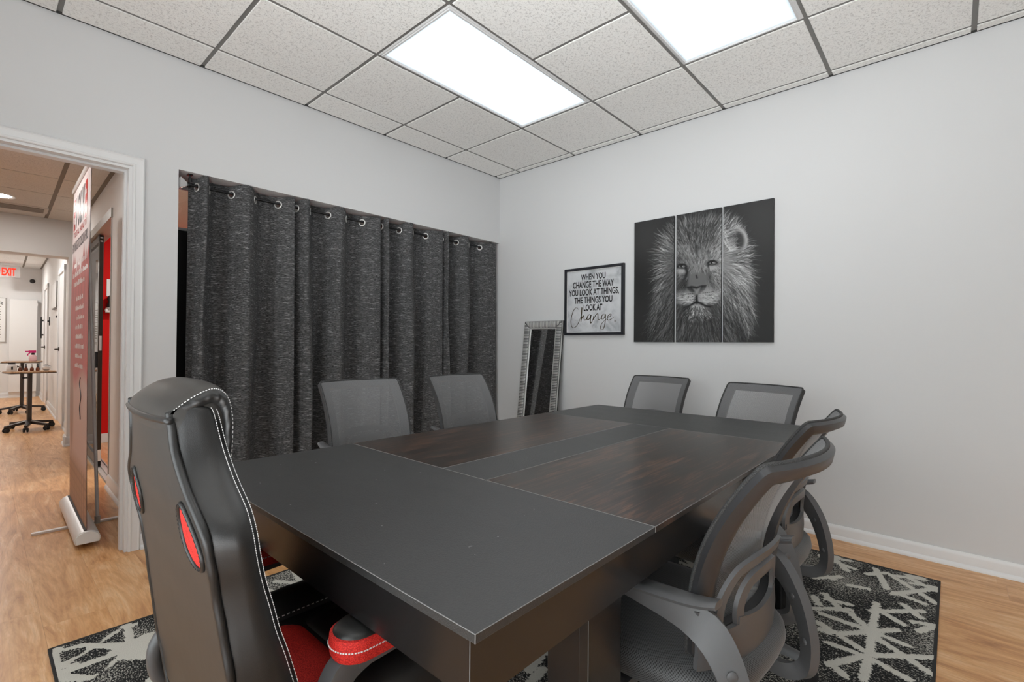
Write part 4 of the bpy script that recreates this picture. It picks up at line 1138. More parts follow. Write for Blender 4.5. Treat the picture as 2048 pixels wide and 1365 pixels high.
    obj('side_bracket', MB().tube([L(-.246, a, b) for a, b in curve_pts([(-3.10, .52), (-3.135, .47), (-3.12, .40), (-3.05, .365), (-2.95, .37)], 24)], .016, 12), M['plastic'], root, smooth=180)
    obj('side_bracket', MB().tube([L(.246, a, b) for a, b in curve_pts([(-3.10, .46), (-3.125, .43), (-3.11, .39), (-3.05, .365), (-2.95, .37)], 24)], .016, 12), M['plastic'], root, smooth=180)
    obj('gas_lift', MB().lathe([(0, .10), (.027, .10), (.027, .26), (.019, .262), (.019, .37), (0, .37)], 20, Matrix.Translation((0, .06, 0))), M['plastic_dark'], root, smooth=40)
    obj('tilt_mechanism', MB().box(-.09, .09, -.06, .16, .35, .387), M['plastic_dark'], root, bevel=.006)
    hub = bpy.data.objects.new('base', None); bpy.data.objects.remove(hub)
    five_star(root, M['plastic'], rad(18))
    for c in list(root.children):
        if c.name.split('.')[0] in ('base_hub', 'base_leg'): c.matrix_basis = Matrix.Translation((0, .06, 0)) @ c.matrix_basis
gaming_chair()
# ------------------------------------------------------------ things on and against the lion wall
LION_H = [0.001254755, 1.038202e-05, 1.364309, 0.0002090087, -0.0008986054, 2.310909, 0.000181385, 2.94445e-06, 1.0]   # sheet -> wall metres (x, z)
SIGN_H = [0.00069806, 5.76421e-06, 0.7375356, 0.0001160191, -0.000500978, 1.8435, 0.0001006697, 1.634186e-06, 1.0]
def hom(h, u, v):
    w = h[6]*u + h[7]*v + h[8]
    return (h[0]*u + h[1]*v + h[2])/w, (h[3]*u + h[4]*v + h[5])/w
def colour_grid(name, X0, X1, Z0, Z1, step, fn, mat, parent, place):
    """flat print: a fine grid whose vertices carry the printed colour; fn(X, Z) -> (r, g, b) linear arrays"""
    nx, nz = max(2, int((X1-X0)/step)), max(2, int((Z1-Z0)/step))
    X, Z = np.meshgrid(np.linspace(X0, X1, nx), np.linspace(Z0, Z1, nz))
    rgb = fn(X, Z); V = np.stack(place(X, Z), -1).reshape(-1, 3)
    i = np.arange(nx*nz).reshape(nz, nx)
    F = np.stack([i[:-1, :-1], i[:-1, 1:], i[1:, 1:], i[1:, :-1]], -1).reshape(-1, 4)
    me = bpy.data.meshes.new(name)
    me.vertices.add(len(V)); me.vertices.foreach_set('co', V.astype(np.float32).ravel())
    me.loops.add(F.size); me.loops.foreach_set('vertex_index', F.astype(np.int32).ravel())
    me.polygons.add(len(F)); me.polygons.foreach_set('loop_start', np.arange(0, F.size, 4, dtype=np.int32))
    me.update(calc_edges=True)
    ca = me.color_attributes.new('Col', 'FLOAT_COLOR', 'POINT')
    ca.data.foreach_set('color', np.stack([*rgb, np.ones_like(X)], -1).reshape(-1).astype(np.float32))
    return link(name, me, mat, parent)
def lin(c):
    c = np.asarray(c, float)/255; return np.where(c <= .04045, c/12.92, ((c + .055)/1.055)**2.4)

def lion_panels():
    sheet = lin(paint_lion())
    Hm = np.array(LION_H).reshape(3, 3); Hi = np.linalg.inv(Hm); n = sheet.shape[0]
    def fn(X, Z):
        w = Hi[2, 0]*X + Hi[2, 1]*Z + Hi[2, 2]
        u = (Hi[0, 0]*X + Hi[0, 1]*Z + Hi[0, 2])/w/3; v = (Hi[1, 0]*X + Hi[1, 1]*Z + Hi[1, 2])/w/3
        u = np.clip(u, 0, n-1.01); v = np.clip(v, 0, n-1.01); a, b = u.astype(int), v.astype(int); fu, fv = u-a, v-b
        g = sheet[b, a]*(1-fu)*(1-fv) + sheet[b, a+1]*fu*(1-fv) + sheet[b+1, a]*(1-fu)*fv + sheet[b+1, a+1]*fu*fv
        return g, g, g
    names = ['left canvas of the lion portrait, dark with the edge of the mane', 'middle canvas of the lion portrait, with eyes, nose and mouth', 'right canvas of the lion portrait, with the lion ear']
    for k, (a, b) in enumerate(((1.438, 1.751), (1.768, 2.081), (2.093, 2.400))):
        z0, z1, D = 1.140, 2.048, .019
        t = thing('canvas_panel', names[k], 'wall art', ((a+b)/2, 0, (z0+z1)/2), 0, 'three canvas lion portrait')
        w, h = (b-a)/2, (z1-z0)/2
        f = MB().rings([[(-w, -.001, -h), (w, -.001, -h), (w, -.001, h), (-w, -.001, h)], [(-w, -D+.001, -h), (w, -D+.001, -h), (w, -D+.001, h), (-w, -D+.001, h)]])
        obj('canvas_wrap', f, M['canvas_side'], t)
        cx, cz = (a+b)/2, (z0+z1)/2
        colour_grid('print', a, b, z0, z1, .0021, fn, M['canvas'], t, lambda X, Z: (X-cx, 0*X - D, Z-cz))
lion_panels()

def text_mesh(s, h, width, bold=.0, align='CENTER'):
    """flat lettering: returns (verts 2D, faces), scaled to height h (cap) and total width"""
    cu = bpy.data.curves.new('lettering', 'FONT'); cu.body = s; cu.size = 1; cu.offset = bold; cu.resolution_u = 3; cu.fill_mode = 'FRONT'
    o = bpy.data.objects.new('lettering', cu); COL.objects.link(o)
    dg = bpy.context.evaluated_depsgraph_get(); me = o.evaluated_get(dg).to_mesh()
    v = np.array([tuple(p.co)[:2] for p in me.vertices]); f = [tuple(p.vertices) for p in me.polygons]
    o.evaluated_get(dg).to_mesh_clear(); bpy.data.objects.remove(o, do_unlink=True); bpy.data.curves.remove(cu)
    cap = .70
    v[:, 0] -= v[:, 0].min(); W = v[:, 0].max()
    v[:, 1] *= h/cap; v[:, 0] *= width/W
    if align == 'CENTER': v[:, 0] -= width/2
    return v, f

def quote_sign():
    x0, x1, z0, z1 = .790, 1.352, 1.196, 1.752; cx, cz = (x0+x1)/2, (z0+z1)/2; w, h = (x1-x0)/2, (z1-z0)/2
    t = thing('quote_sign', 'square framed quote print on grey plaster ground, left of the lion canvases', 'sign', (cx, 0, cz))
    f = MB(); e = .021
    def rg(i, y): return [(-w+i, y, -h+i), (w-i, y, -h+i), (w-i, y, h-i), (-w+i, y, h-i)]
    f.rings([rg(0, -.001), rg(0, -.026), rg(.002, -.028), rg(e-.002, -.028), rg(e, -.026), rg(e, -.012), rg(e, -.001)], cap=False)
    obj('frame', f, M['frame_black'], t)
    obj('print_board', MB().box(-w+e-.001, w-e+.001, -.014, -.004, -h+e-.001, h-e+.001), M['plaster_print'], t)
    ins = MB()
    for i0, i1 in ((e, e + .004),):
        ins.rings([rg(i0, -.0142), rg(i0, -.0155), rg(i1, -.0155), rg(i1, -.0142)], cap=False)
    obj('white_fillet', ins, M['white_print'], t)
    lines = [('WHEN YOU', .951, 1.185, 1.650, 1.697), ('CHANGE THE WAY', .871, 1.261, 1.586, 1.637), ('YOU LOOK AT THINGS,', .829, 1.306, 1.523, 1.572), ('THE THINGS YOU', .887, 1.248, 1.459, 1.508), ('LOOK AT', .980, 1.157, 1.397, 1.446)]
    g = MB()
    for s, a, b, c, d in lines:
        v, fc = text_mesh(s, d - c, b - a, .030)
        g.add([(p[0] + (a+b)/2 - cx, -.0148, p[1] + c - cz) for p in v], fc)
    o = obj('lettering', g, M['ink'], t, fix=False); o['kind'] = 'stuff'
    strokes = [
        ([(305, 850), (285, 820), (250, 830), (215, 890), (190, 980), (182, 1070), (195, 1140), (230, 1160), (275, 1130), (320, 1050), (350, 960)], 9),
        ([(368, 808), (362, 900), (350, 1065)], 15), ([(352, 1040), (375, 975), (400, 955), (405, 1000), (415, 1030), (440, 1015), (462, 985)], 13),
        ([(520, 945), (495, 935), (465, 965), (455, 1010), (475, 1025), (505, 990), (525, 940), (512, 1020), (516, 1082), (540, 1050), (566, 985)], 13),
        ([(566, 960), (570, 1030)], 14), ([(568, 1020), (600, 950), (635, 918), (640, 960), (645, 1020), (670, 1015), (690, 985)], 12),
        ([(765, 930), (735, 925), (708, 960), (705, 1005), (730, 1010), (755, 975), (770, 930), (768, 1020), (755, 1120), (725, 1190), (695, 1185), (688, 1140), (720, 1070), (800, 1000)], 11),
        ([(800, 990), (840, 970), (868, 940), (850, 925), (815, 955), (800, 1000), (820, 1030), (865, 1010), (920, 970)], 11)]
    g = MB()
    for pts, wd in strokes:
        P = curve_pts(pts, 16*len(pts)); m = len(P); L = []; 
        for i in range(m):
            a, b = P[max(i-1, 0)], P[min(i+1, m-1)]; tx, ty = b[0]-a[0], b[1]-a[1]; l = math.hypot(tx, ty) + 1e-6
            k = wd*.5*(.55 + .6*abs(ty)/l)*min(1, .4 + 4*min(i, m-1-i)/m)
            nx_, ny_ = -ty/l*k, tx/l*k
            A = hom(SIGN_H, P[i][0]+nx_, P[i][1]+ny_); B = hom(SIGN_H, P[i][0]-nx_, P[i][1]-ny_)
            L.append([(A[0]-cx, -.0150, A[1]-cz), (B[0]-cx, -.0150, B[1]-cz)])
        g.rings(L, closed=False, cap=False)
    A = hom(SIGN_H, 931, 1045); g.prism([(A[0]-cx + .0055*cos(q*pi/8), A[1]-cz + .0055*sin(q*pi/8)) for q in range(16)], .0145, .0150, Matrix(((1,0,0,0),(0,0,-1,0),(0,1,0,0),(0,0,0,1))))
    o = obj('script_word', g, M['ink_gold'], t, fix=False)
quote_sign()

def leaning_mirror():
    # a narrow mirror leaning into the corner: foot on the floor away from the wall, head against the wall
    W, Ht, fw = .422, 1.327, .070
    lean = math.atan2(.152, 1.318)
    T = Matrix.Translation((.566, -.168, .003)) @ Matrix.Rotation(-lean, 4, 'X')
    t = thing('leaning_mirror', 'tall narrow mirror in ribbed silver frame leaning in the white corner', 'mirror', M=T)
    w = W/2
    b = MB().box(-w, w, 0, .012, 0, Ht)
    obj('backing', b, M['canvas_side'], t)
    obj('mirror_glass', MB().box(-w+fw-.002, w-fw+.002, -.004, -.001, fw-.002, Ht-fw+.002), M['mirror'], t)
    pr = [(0, .0), (0, -.012), (.010, -.020), (.052, -.017), (.062, -.010), (fw, -.010), (fw, 0)]     # (inwards, y)
    m = MB()
    rr = []
    for a, y in pr:
        rr.append([(-w+a, y, a), (w-a, y, a), (w-a, y, Ht-a), (-w+a, y, Ht-a)])
    m.rings(rr, cap=False)
    obj('frame', m, M['silver_groove'], t)
    rim = MB()
    for a0, a1, y in ((-.0005, .004, -.0135), (fw - .006, fw + .0005, -.0115)):
        rim.rings([[(-w+a, yy, a), (w-a, yy, a), (w-a, yy, Ht-a), (-w+a, yy, Ht-a)] for a, yy in ((a0, 0), (a0, y), (a1, y), (a1, 0))], cap=False)
    obj('frame_rim', rim, M['silver_paint'], t)
    r = MB(); st = .0134
    def rib(c, inx, dist):      # c: point on the outer edge, inx: inward direction, dist: distance to the nearer mitre corner
        e = min(.059, dist - .004)
        if e < .012: return
        q = [Vector(c) + Vector(inx)*.006, Vector(c) + Vector(inx)*e]
        r.tube([q[0] + Vector((0, -.0185, 0)), q[0].lerp(q[1], .2) + Vector((0, -.0215, 0)), q[0].lerp(q[1], .8) + Vector((0, -.0185, 0)), q[1] + Vector((0, -.013, 0))], .0040, 6)
    z = .012
    while z < Ht - .01:
        rib((-w, 0, z), (1, 0, 0), min(z, Ht - z)); rib((w, 0, z), (-1, 0, 0), min(z, Ht - z)); z += st
    x = -w + .012
    while x < w - .01:
        rib((x, 0, 0), (0, 0, 1), w - abs(x)); rib((x, 0, Ht), (0, 0, -1), w - abs(x)); x += st
    o = obj('frame_ribs', r, M['silver_paint'], t, smooth=60); o['kind'] = 'stuff'
leaning_mirror()
# ------------------------------------------------------------ the hall beyond the doorway and the red room
# hall frame: X runs away down the hall, Y to the viewer's left, origin on the right hall wall behind the doorway
HM = Matrix.Translation((-.2, -2.715, 0)) @ Matrix.Rotation(pi - rad(1.2), 4, 'Z')
HZ1, HZ2 = 2.38, 2.56
def hstruct(n, mb, m, **k): o = struct(n, mb, m, M=HM, **k); return o
def hall_shell():
    w = MB(); w.box(-.10, 1.33, -.10, 0, 0, HZ1 + .1)                     # pier beside the doorway
    w.box(1.33, 3.55, -.10, 0, 2.10, HZ1 + .1)                            # over the sliding door
    w.box(3.50, 3.72, -.10, .085, 0, HZ2 + .1)                            # pier under the beam
    w.box(3.72, 10.3, -.10, 0, 0, HZ2 + .1)
    hstruct('wall_hall_right', w, M['wall_hall'])
    hstruct('wall_hall_beam', MB().box(3.50, 3.72, .085, 1.75, 2.0, HZ2 + .1), M['wall_hall'])
    hstruct('wall_hall_left', MB().box(-.1, 10.3, 1.70, 1.80, 0, HZ2 + .1), M['wall_hall'])
    hstruct('wall_hall_end', MB().box(10.17, 10.30, -.1, 1.8, 0, HZ2 + .1), M['wall_hall'])
    # ceilings: slab with tiles and tees
    for nm, u0, u1, zc, off, tv in (('ceiling_hall_front', -.10, 3.50, HZ1, .52, .265), ('ceiling_hall_rear', 3.72, 10.17, HZ2, .30, .27)):
        root = hstruct(nm, MB().box(u0, u1, 0, 1.75, zc + .03, zc + .08), M['tee_hall'])
        vs = [0, tv, tv + 1.22, 1.70]; us = [u0]; u = off
        while u < u1 - .02:
            if u > u0 + .03: us.append(u)
            u += G
        us.append(u1)
        for i in range(len(us)-1):
            for j in range(3):
                a, b, c, d = us[i] + .005, us[i+1] - .005, vs[j] + (.014 if j else .006), vs[j+1] - .014
                if nm == 'ceiling_hall_front' and j == 1 and i == len(us)-3: pass
                o = obj('ceiling_tile', MB().box(a, b, c, d, zc, zc + .012), M['tile_hall'] if zc == HZ1 else M['tile'], root)
        for v in vs[1:3]: obj('grid_tee', MB().box(u0, u1, v - .013, v + .013, zc + .002, zc + .028), M['tee_hall'], root)
        obj('wall_angle', MB().box(u0, u1, 0, .028, zc - .001, zc + .028), M['tee_hall'], root)
    # baseboards with shoe
    pr = [(0, 0), (.026, 0), (.026, .010), (.020, .022), (.014, .026), (.013, .085), (.006, .10), (0, .10)]
    b = MB(); b.rings([[(u, a, z) for a, z in pr] for u in (.0, 1.33)])
    b.rings([[(u, .085 + a, z) for a, z in pr] for u in (3.48, 3.74)]); b.rings([[(3.50 - a, v, z) for a, z in pr] for v in (0, .11)])
    b.rings([[(u, a, z) for a, z in pr] for u in (3.72, 4.95)]); b.rings([[(u, a, z) for a, z in pr] for u in (5.95, 8.0)])
    b.rings([[(u, a, z) for a, z in pr] for u in (8.95, 10.17)])
    hstruct('baseboard_hall', b, M['trim'], smooth=40)
    hstruct('baseboard_hall_end', MB().rings([[(10.17 - a, v, z) for a, z in pr] for v in (.02, 1.7)]), M['trim'], smooth=40)
hall_shell()

def hall_doors():
    for k, (u0, u1) in enumerate(((4.98, 5.92), (8.03, 8.92))):
        c = MB()
        for a, b in ((u0, u0 + .07), (u1 - .07, u1)): c.box(a, b, 0, .022, 0, 2.10)
        c.box(u0, u1, 0, .022, 2.03, 2.10); c.box(u0 + .07, u1 - .07, -.01, .006, 0, 2.03)
        d = hstruct('door_%d' % (3 + k), c, M['trim'])
        h = MB().lathe([(0, 0), (.028, 0), (.028, .01), (.012, .014), (.012, .05), (0, .05)], 16, Matrix.Translation((u1 - .13, .006, 1.0)) @ Matrix.Rotation(-pi/2, 4, 'X'))
        h.tube([(u1 - .13, .052, 1.0), (u1 - .25, .052, 1.0)], .009, 8)
        obj('door_handle', h, M['brown_frame'], d, smooth=40)
    # sliding glazed door to the red room
    f = MB()
    f.box(1.33, 1.345, -.10, .006, 0, 2.10).box(1.30, 3.50, .0, .012, 2.06, 2.13).box(1.33, 3.50, -.10, 0, 2.06, 2.10)
    for v in (-.085, -.045, -.008): f.box(1.345, 3.50, v - .004, v + .004, .001, .014)
    f.box(1.345, 3.50, -.095, 0, .0, .005)
    d = hstruct('door_2', f, M['grey_frame'])
    s = MB(); u0, u1 = 2.12, 3.46
    s.box(u0, u0 + .055, -.042, -.012, .016, 2.05).box(u1 - .055, u1, -.042, -.012, .016, 2.05).box(u0, u1, -.042, -.012, .016, .10).box(u0, u1, -.042, -.012, 1.99, 2.05)
    obj('sliding_leaf', s, M['brown_frame'], d, bevel=.003)
    obj('pane', MB().box(u0 + .05, u1 - .05, -.030, -.024, .095, 1.995), M['pane'], d)
    obj('lock_plate', MB().box(u0 - .001, u0 + .003, -.036, -.018, 1.03, 1.16), M['nickel'], d)
    obj('bottom_guard', MB().box(u0 - .002, u0 + .003, -.041, -.013, .06, .16), M['nickel'], d)
    obj('top_fixing', MB().box(u0 - .002, u0 + .003, -.036, -.018, 1.99, 2.0).box(u0 - .002, u0 + .003, -.036, -.018, 2.02, 2.03), M['nickel'], d)
    obj('pull_handle', MB().box(u0 + .01, u0 + .03, -.012, .006, .88, 1.02), M['plastic_dark'], d)
hall_doors()

def red_room():
    struct('wall_red_far', MB().box(-3.80, -3.68, -2.62, 0, -.02, 2.6), M['wall_red'])
    struct('ceiling_red_room', MB().box(-3.68, -.46, -2.60, 0, 2.40, 2.46), M['tile_hall'])
    struct('baseboard_red_room', MB().box(-3.68, -3.664, -2.60, 0, 0, .10), M['trim'])
    o = obj('plank_bed', MB().box(-3.70, -.40, -2.62, 0, -.012, -.002), M['floor']); o.name = 'floor_red_room'; o['kind'] = 'structure'
    t = thing('recessed_light', 'round recessed lamp in the ceiling of the red room', 'ceiling light', (-2.7, -1.7, 2.40))
    obj('trim_ring', MB().lathe([(.075, 0), (.095, 0), (.095, -.006), (.075, -.004)], 28, cap=False), M['white'], t)
    obj('lens', MB().lathe([(0, -.002), (.075, -.002), (.075, .0), (0, .0)], 28), M['bulb_bright'], t)
    t = thing('recessed_light', 'added unseen round lamp of the red room, close behind the curtained glass', 'ceiling light', (-1.15, -1.6, 2.40))  # added lamp, brightens the red room and the recess soffit
    obj('trim_ring', MB().lathe([(.075, 0), (.095, 0), (.095, -.006), (.075, -.004)], 28, cap=False), M['white'], t)
    obj('lens', MB().lathe([(0, -.002), (.075, -.002), (.075, .0), (0, .0)], 28), M['bulb_bright'], t)
    # shelf, sign and dark ornament on the red wall
    t = thing('wall_shelf', 'small white shelf on the red wall', 'shelf', (-3.655, -2.375, 1.445))
    obj('board', MB().box(-.022, .045, -.06, .30, 0, .018), M['white'], t); obj('front_strip', MB().box(.045, .052, -.06, .30, -.012, .026), M['white_print'], t)
    obj('wall_cleat', MB().box(-.023, -.008, -.05, .29, -.02, .0), M['white'], t)
    t = thing('wall_notice', 'white notice with black print on the red wall, over the shelf', 'notice', (-3.676, -2.357, 1.70))
    obj('sheet', MB().box(-.003, .002, -.06, .22, -.09, .10), M['white_print'], t)
    g = MB()
    for y, z, w, h in ((-.03, .02, .05, .035), (-.02, -.005, .06, .02), (-.01, -.05, .03, .03), (.0, -.075, .02, .008)): g.box(.002, .003, y, y + w, z, z + h)
    obj('print_marks', g, M['ink'], t)['kind'] = 'stuff'
    t = thing('ornament', 'dark bottle shaped ornament standing on the white shelf of the red room', 'ornament', (-3.63, -2.385, 1.464))
    obj('body', MB().lathe([(0, 0), (.035, 0), (.042, .03), (.030, .07), (.024, .085), (.036, .11), (.030, .14), (.012, .155), (0, .158)], 20), M['black_cap'], t, smooth=60)
    obj('base_ring', MB().lathe([(.036, 0), (.044, 0), (.044, .02), (.036, .02)], 20, cap=False), M['nickel'], t, smooth=40)
red_room()

def hall_lights():
    spec = [(2.70, .60, HZ1, 'recessed round lamp in the hall ceiling, seen through the doorway', 'L'), (.50, .70, HZ1, 'added recessed round hall lamp, unseen above the doorway head', 'L'),
            (5.4, .9, HZ2, 'added recessed round lamp in the rear hall ceiling, unseen behind the beam', 'B'), (8.9, .9, HZ2, 'added unseen round lamp in the rear hall ceiling, near the end wall', 'B')]  # all but the first are unseen lamps added to brighten the hall
    for u, v, z, lb, kind in spec:
        t = thing('recessed_light', lb, 'ceiling light', M=HM @ Matrix.Translation((u, v, z)))
        obj('trim_ring', MB().lathe([(.080, 0), (.105, 0), (.103, -.007), (.080, -.004)], 32, cap=False), M['white'], t, smooth=40)
        obj('lens', MB().lathe([(0, -.003), (.080, -.003), (.080, -.0005), (0, -.0005)], 32), M['bulb_bright' if kind == 'B' else 'bulb'], t)
    t = thing('air_vent', 'long grey air vent in the hall ceiling near the beam', 'vent', M=HM @ Matrix.Translation((3.11, .80, HZ1)))
    obj('vent_frame', MB().box(-.13, .13, -.53, .53, -.005, .004), M['tile_hall'], t)
    for i in range(7): obj('vent_slat', MB().box(-.10 + i*.03, -.085 + i*.03, -.50, .50, -.012, -.004), M['vent_grey'], t)
hall_lights()

def far_hall():
    E = HM
    t = thing('exit_sign', 'lit red exit sign under the far hall ceiling', 'sign', M=HM @ Matrix.Translation((9.6, .47, 2.40)))
    obj('housing', MB().box(.004, .03, -.15, .15, -.10, .12), M['clear_plastic'], t)
    obj('ceiling_stem', MB().box(.008, .026, -.12, .12, .12, .159), M['white'], t)
    v, f = text_mesh('EXIT', .135, .185, .03)
    g = MB().add([(-.001, -(p[0]) , p[1] - .07) for p in v], f)
    obj('exit_letters', g, M['exit_red'], t, fix=False)
    ar = MB().add([(-.001, .11, -.015), (-.001, .14, .0), (-.001, .11, .015)], [(0, 1, 2)])
    obj('arrow', ar, M['exit_red'], t, fix=False)
    t = thing('dome_camera', 'small black dome camera on the far hall wall', 'camera', M=HM @ Matrix.Translation((10.168, .135, 2.30)) @ Matrix.Rotation(-pi/2, 4, 'Y'))
    obj('dome', MB().lathe([(0, .05), (.02, .047), (.036, .034), (.042, .012), (.042, 0), (0, 0)], 20), M['black_cap'], t, smooth=60); obj('mount_ring', MB().lathe([(.042, 0), (.055, 0), (.055, .008), (.042, .010)], 20, cap=False), M['white'], t)
    t = thing('menu_board', 'pale board with grey printed lines on the far hall wall', 'board', M=HM @ Matrix.Translation((10.168, .80, 1.51)))
    obj('panel', MB().box(-.02, 0, -.30, .30, -.42, .42), M['white_print'], t); obj('edge_frame', MB().box(-.024, -.001, -.31, -.295, -.43, .43).box(-.024, -.001, .295, .31, -.43, .43).box(-.024, -.001, -.31, .31, .42, .43).box(-.024, -.001, -.31, .31, -.43, -.42), M['grey_frame'], t)
    g = MB()
    rn = random.Random(2)
    for i in range(12):
        z = .25 - i*.05 - (.04 if i > 5 else 0); g.box(-.0215, -.0205, -.24, .20 - .1*rn.random(), z, z + .016)
    obj('print_lines', g, M['vent_grey'], t)['kind'] = 'stuff'
    sc = MB()
    for pts in ([(-.05, .34), (-.07, .30), (-.09, .35)], [(-.12, .36), (-.12, .31), (-.15, .30)], [(-.17, .34), (-.20, .35), (-.17, .31), (-.21, .31)], [(-.23, .35), (-.26, .34), (-.23, .32), (-.26, .30)]):
        sc.tube([(-.0225, a, b) for a, b in pts], .006, 6)
    obj('script_heading', sc, M['ink'], t)
    t = thing('white_cabinet', 'plain white cupboard door standing at the end of the hall', 'cabinet', M=HM @ Matrix.Translation((10.165, .23, 0)))
    obj('carcass', MB().box(-.08, 0, -.17, .22, .10, 1.92), M['white'], t, bevel=.004); obj('plinth', MB().box(-.07, 0, -.16, .21, .0, .10), M['white'], t)
    obj('door', MB().box(-.10, -.081, -.168, .218, .11, 1.915), M['white'], t, bevel=.004)
    obj('hinge', MB().box(-.104, -.09, -.175, -.16, 1.80, 1.86), M['nickel'], t)
    t = thing('framed_print', 'white framed print hung on the right hall wall between two doors', 'picture', M=HM @ Matrix.Translation((6.40, .0, 1.78)))
    obj('backing', MB().box(-.42, .42, .002, .03, -.19, .19), M['cart_post'], t); obj('sheet', MB().box(-.40, .40, .03, .036, -.18, .18), M['white_print'], t)
    for k, (u, z, lb) in enumerate(((6.05, 1.46, 'small dark cross shaped hook on the hall wall, nearer one'), (7.75, 1.44, 'small dark cross shaped hook on the hall wall, farther one'))):
        t = thing('wall_hook', lb, 'hook', M=HM @ Matrix.Translation((u, 0, z)))
        obj('back_bar', MB().box(-.012, .012, .001, .012, -.07, .07), M['plastic_dark'], t); obj('peg', MB().box(-.06, .06, .012, .03, -.012, .012), M['plastic_dark'], t)
    t = thing('pull_bar', 'tall thin dark pull bar on the far right hall wall', 'handle', M=HM @ Matrix.Translation((9.25, 0, 1.36)))
    obj('bar', MB().box(-.02, .02, .03, .05, -.20, .20), M['plastic_dark'], t); obj('standoff', MB().box(-.012, .012, .001, .03, .12, .15).box(-.012, .012, .001, .03, -.15, -.12), M['plastic_dark'], t)
far_hall()

def cart(u, v, ztop, lb, rz):
    t = thing('rolling_cart', lb, 'cart', M=HM @ Matrix.Translation((u, v, 0)) @ Matrix.Rotation(rz, 4, 'Z'), group='rolling side carts in the hall')
    top = obj('tray_top', MB().prism(rrect(.36, .42, .03, 5), ztop - .018, ztop), M['cart_wood'], t, bevel=.003)
    obj('tray_edge', MB().prism(rrect(.365, .43, .03, 5), ztop - .026, ztop - .017), M['cart_post'], top)
    obj('post', MB().box(-.028, .028, -.020, .020, .085, ztop - .03), M['cart_post'], t, bevel=.006)
    obj('height_knob', MB().lathe([(0, 0), (.008, 0), (.008, .03), (.016, .032), (.016, .05), (0, .052)], 14, Matrix.Translation((0, .02, ztop - .085)) @ Matrix.Rotation(-pi/2, 4, 'X')), M['plastic_dark'], t, smooth=40)
    for k, a in enumerate((25, 115, 160, 205, 290)):
        R = .26; Mz = Matrix.Rotation(rad(a), 4, 'Z'); rr = []
        for s in np.linspace(0, 1, 6):
            r = lerp(.0, R, s); w = lerp(.034, .017, s); z1 = lerp(.125, .085, s**.8); z0 = lerp(.085, .06, s)
            rr.append([(r, -w, z0), (r, w, z0), (r, w*.8, z1), (r, -w*.8, z1)])
        l = obj('base_leg', MB().rings(rr), M['cart_post'], t, smooth=50, M=Mz)
        c = MB()
        for s in (-1, 1): c.lathe([(0, -.009), (.022, -.009), (.028, -.004), (.028, .004), (.022, .009), (0, .009)], 16, Matrix.Translation((R - .01, s*.016, .029)) @ Matrix.Rotation(pi/2, 4, 'X'))
        c.box(R - .035, R + .012, -.006, .006, .03, .068)
        obj('caster', c, M['rubber'], l, smooth=45)
    return t
cart(5.12, .315, .735, 'rolling cart nearer the doorway, with small bottles on its tray', rad(12))
cart(7.25, .33, .795, 'rolling cart farther down the hall, with a spray bottle on top', rad(-10))

def bottles():
    def T(u, v, z): return HM @ Matrix.Translation((u, v, z))
    for k in range(4):
        t = thing('dropper_bottle', ['first small amber dropper bottle from the right on the nearer cart', 'second small amber dropper bottle from the right on the nearer cart', 'third small amber dropper bottle from the right on the nearer cart', 'leftmost small amber dropper bottle on the nearer cart'][k], 'bottle', M=T(5.10, .245 + .052*k, .736), group='amber dropper bottles on the cart')
        obj('glass_body', MB().lathe([(0, 0), (.017, 0), (.019, .006), (.019, .030), (.009, .042), (.009, .046), (0, .046)], 16), M['amber'], t, smooth=50)
        obj('dropper', MB().lathe([(.010, .044), (.011, .058), (.006, .062), (.0055, .085), (.003, .092), (0, .093)], 14), M['grey_frame'] if k % 2 else M['black_cap'], t, smooth=50)
    t = thing('pump_jar', 'squat clear jar with black lid at the left of the nearer cart', 'jar', M=T(5.08, .475, .736))
    obj('jar_body', MB().lathe([(0, 0), (.045, 0), (.047, .006), (.047, .075), (.038, .085), (0, .085)], 20), M['label_white'], t, smooth=50); obj('lid', MB().lathe([(0, .085), (.034, .085), (.034, .108), (0, .108)], 20), M['black_cap'], t, smooth=40)
    obj('print_mark', MB().box(-.049, -.047, -.012, .004, .02, .06), M['ink'], t)
    t = thing('glass_globe', 'round clear bottle at the right end of the nearer cart', 'bottle', M=T(5.12, .165, .736))
    obj('bulb', MB().lathe([(0, 0), (.022, 0), (.036, .014), (.041, .034), (.036, .054), (.018, .068), (.014, .08), (0, .08)], 20), M['clear_plastic'], t, smooth=60)
    obj('print_mark', MB().lathe([(.0365, .018), (.0418, .030), (.0418, .040), (.038, .052)], 20, cap=False), M['label_white'], t, smooth=60)
    t = thing('scissors', 'dark scissors lying at the left edge of the nearer cart', 'scissors', M=T(5.0, .50, .738))
    obj('blades', MB().box(-.004, .004, -.02, .07, 0, .004), M['nickel'], t); obj('handles', MB().tube([(.012*cos(a) , .09 + .02*sin(a), .003) for a in np.linspace(0, 2*pi, 13)[:-1]], .003, 6, closed=True), M['plastic_dark'], t)
    t = thing('spray_bottle', 'pink spray bottle with magenta trigger on the farther cart', 'bottle', M=T(7.22, .215, .796))
    obj('bottle_body', MB().lathe([(0, 0), (.042, 0), (.045, .008), (.045, .07), (.03, .09), (.016, .10), (0, .10)], 20), M['pink_liquid'], t, smooth=55)
    obj('neck_collar', MB().lathe([(.018, .098), (.020, .10), (.020, .125), (.012, .128)], 16), M['black_cap'], t, smooth=40)
    g = MB().box(-.012, .012, -.035, .05, .128, .165).box(-.008, .008, .05, .085, .14, .158)
    g.tube([(0, .03, .13), (0, .055, .11), (0, .06, .085)], .008, 8)
    obj('trigger_head', g, M['pink'], t, bevel=.004)
bottles()

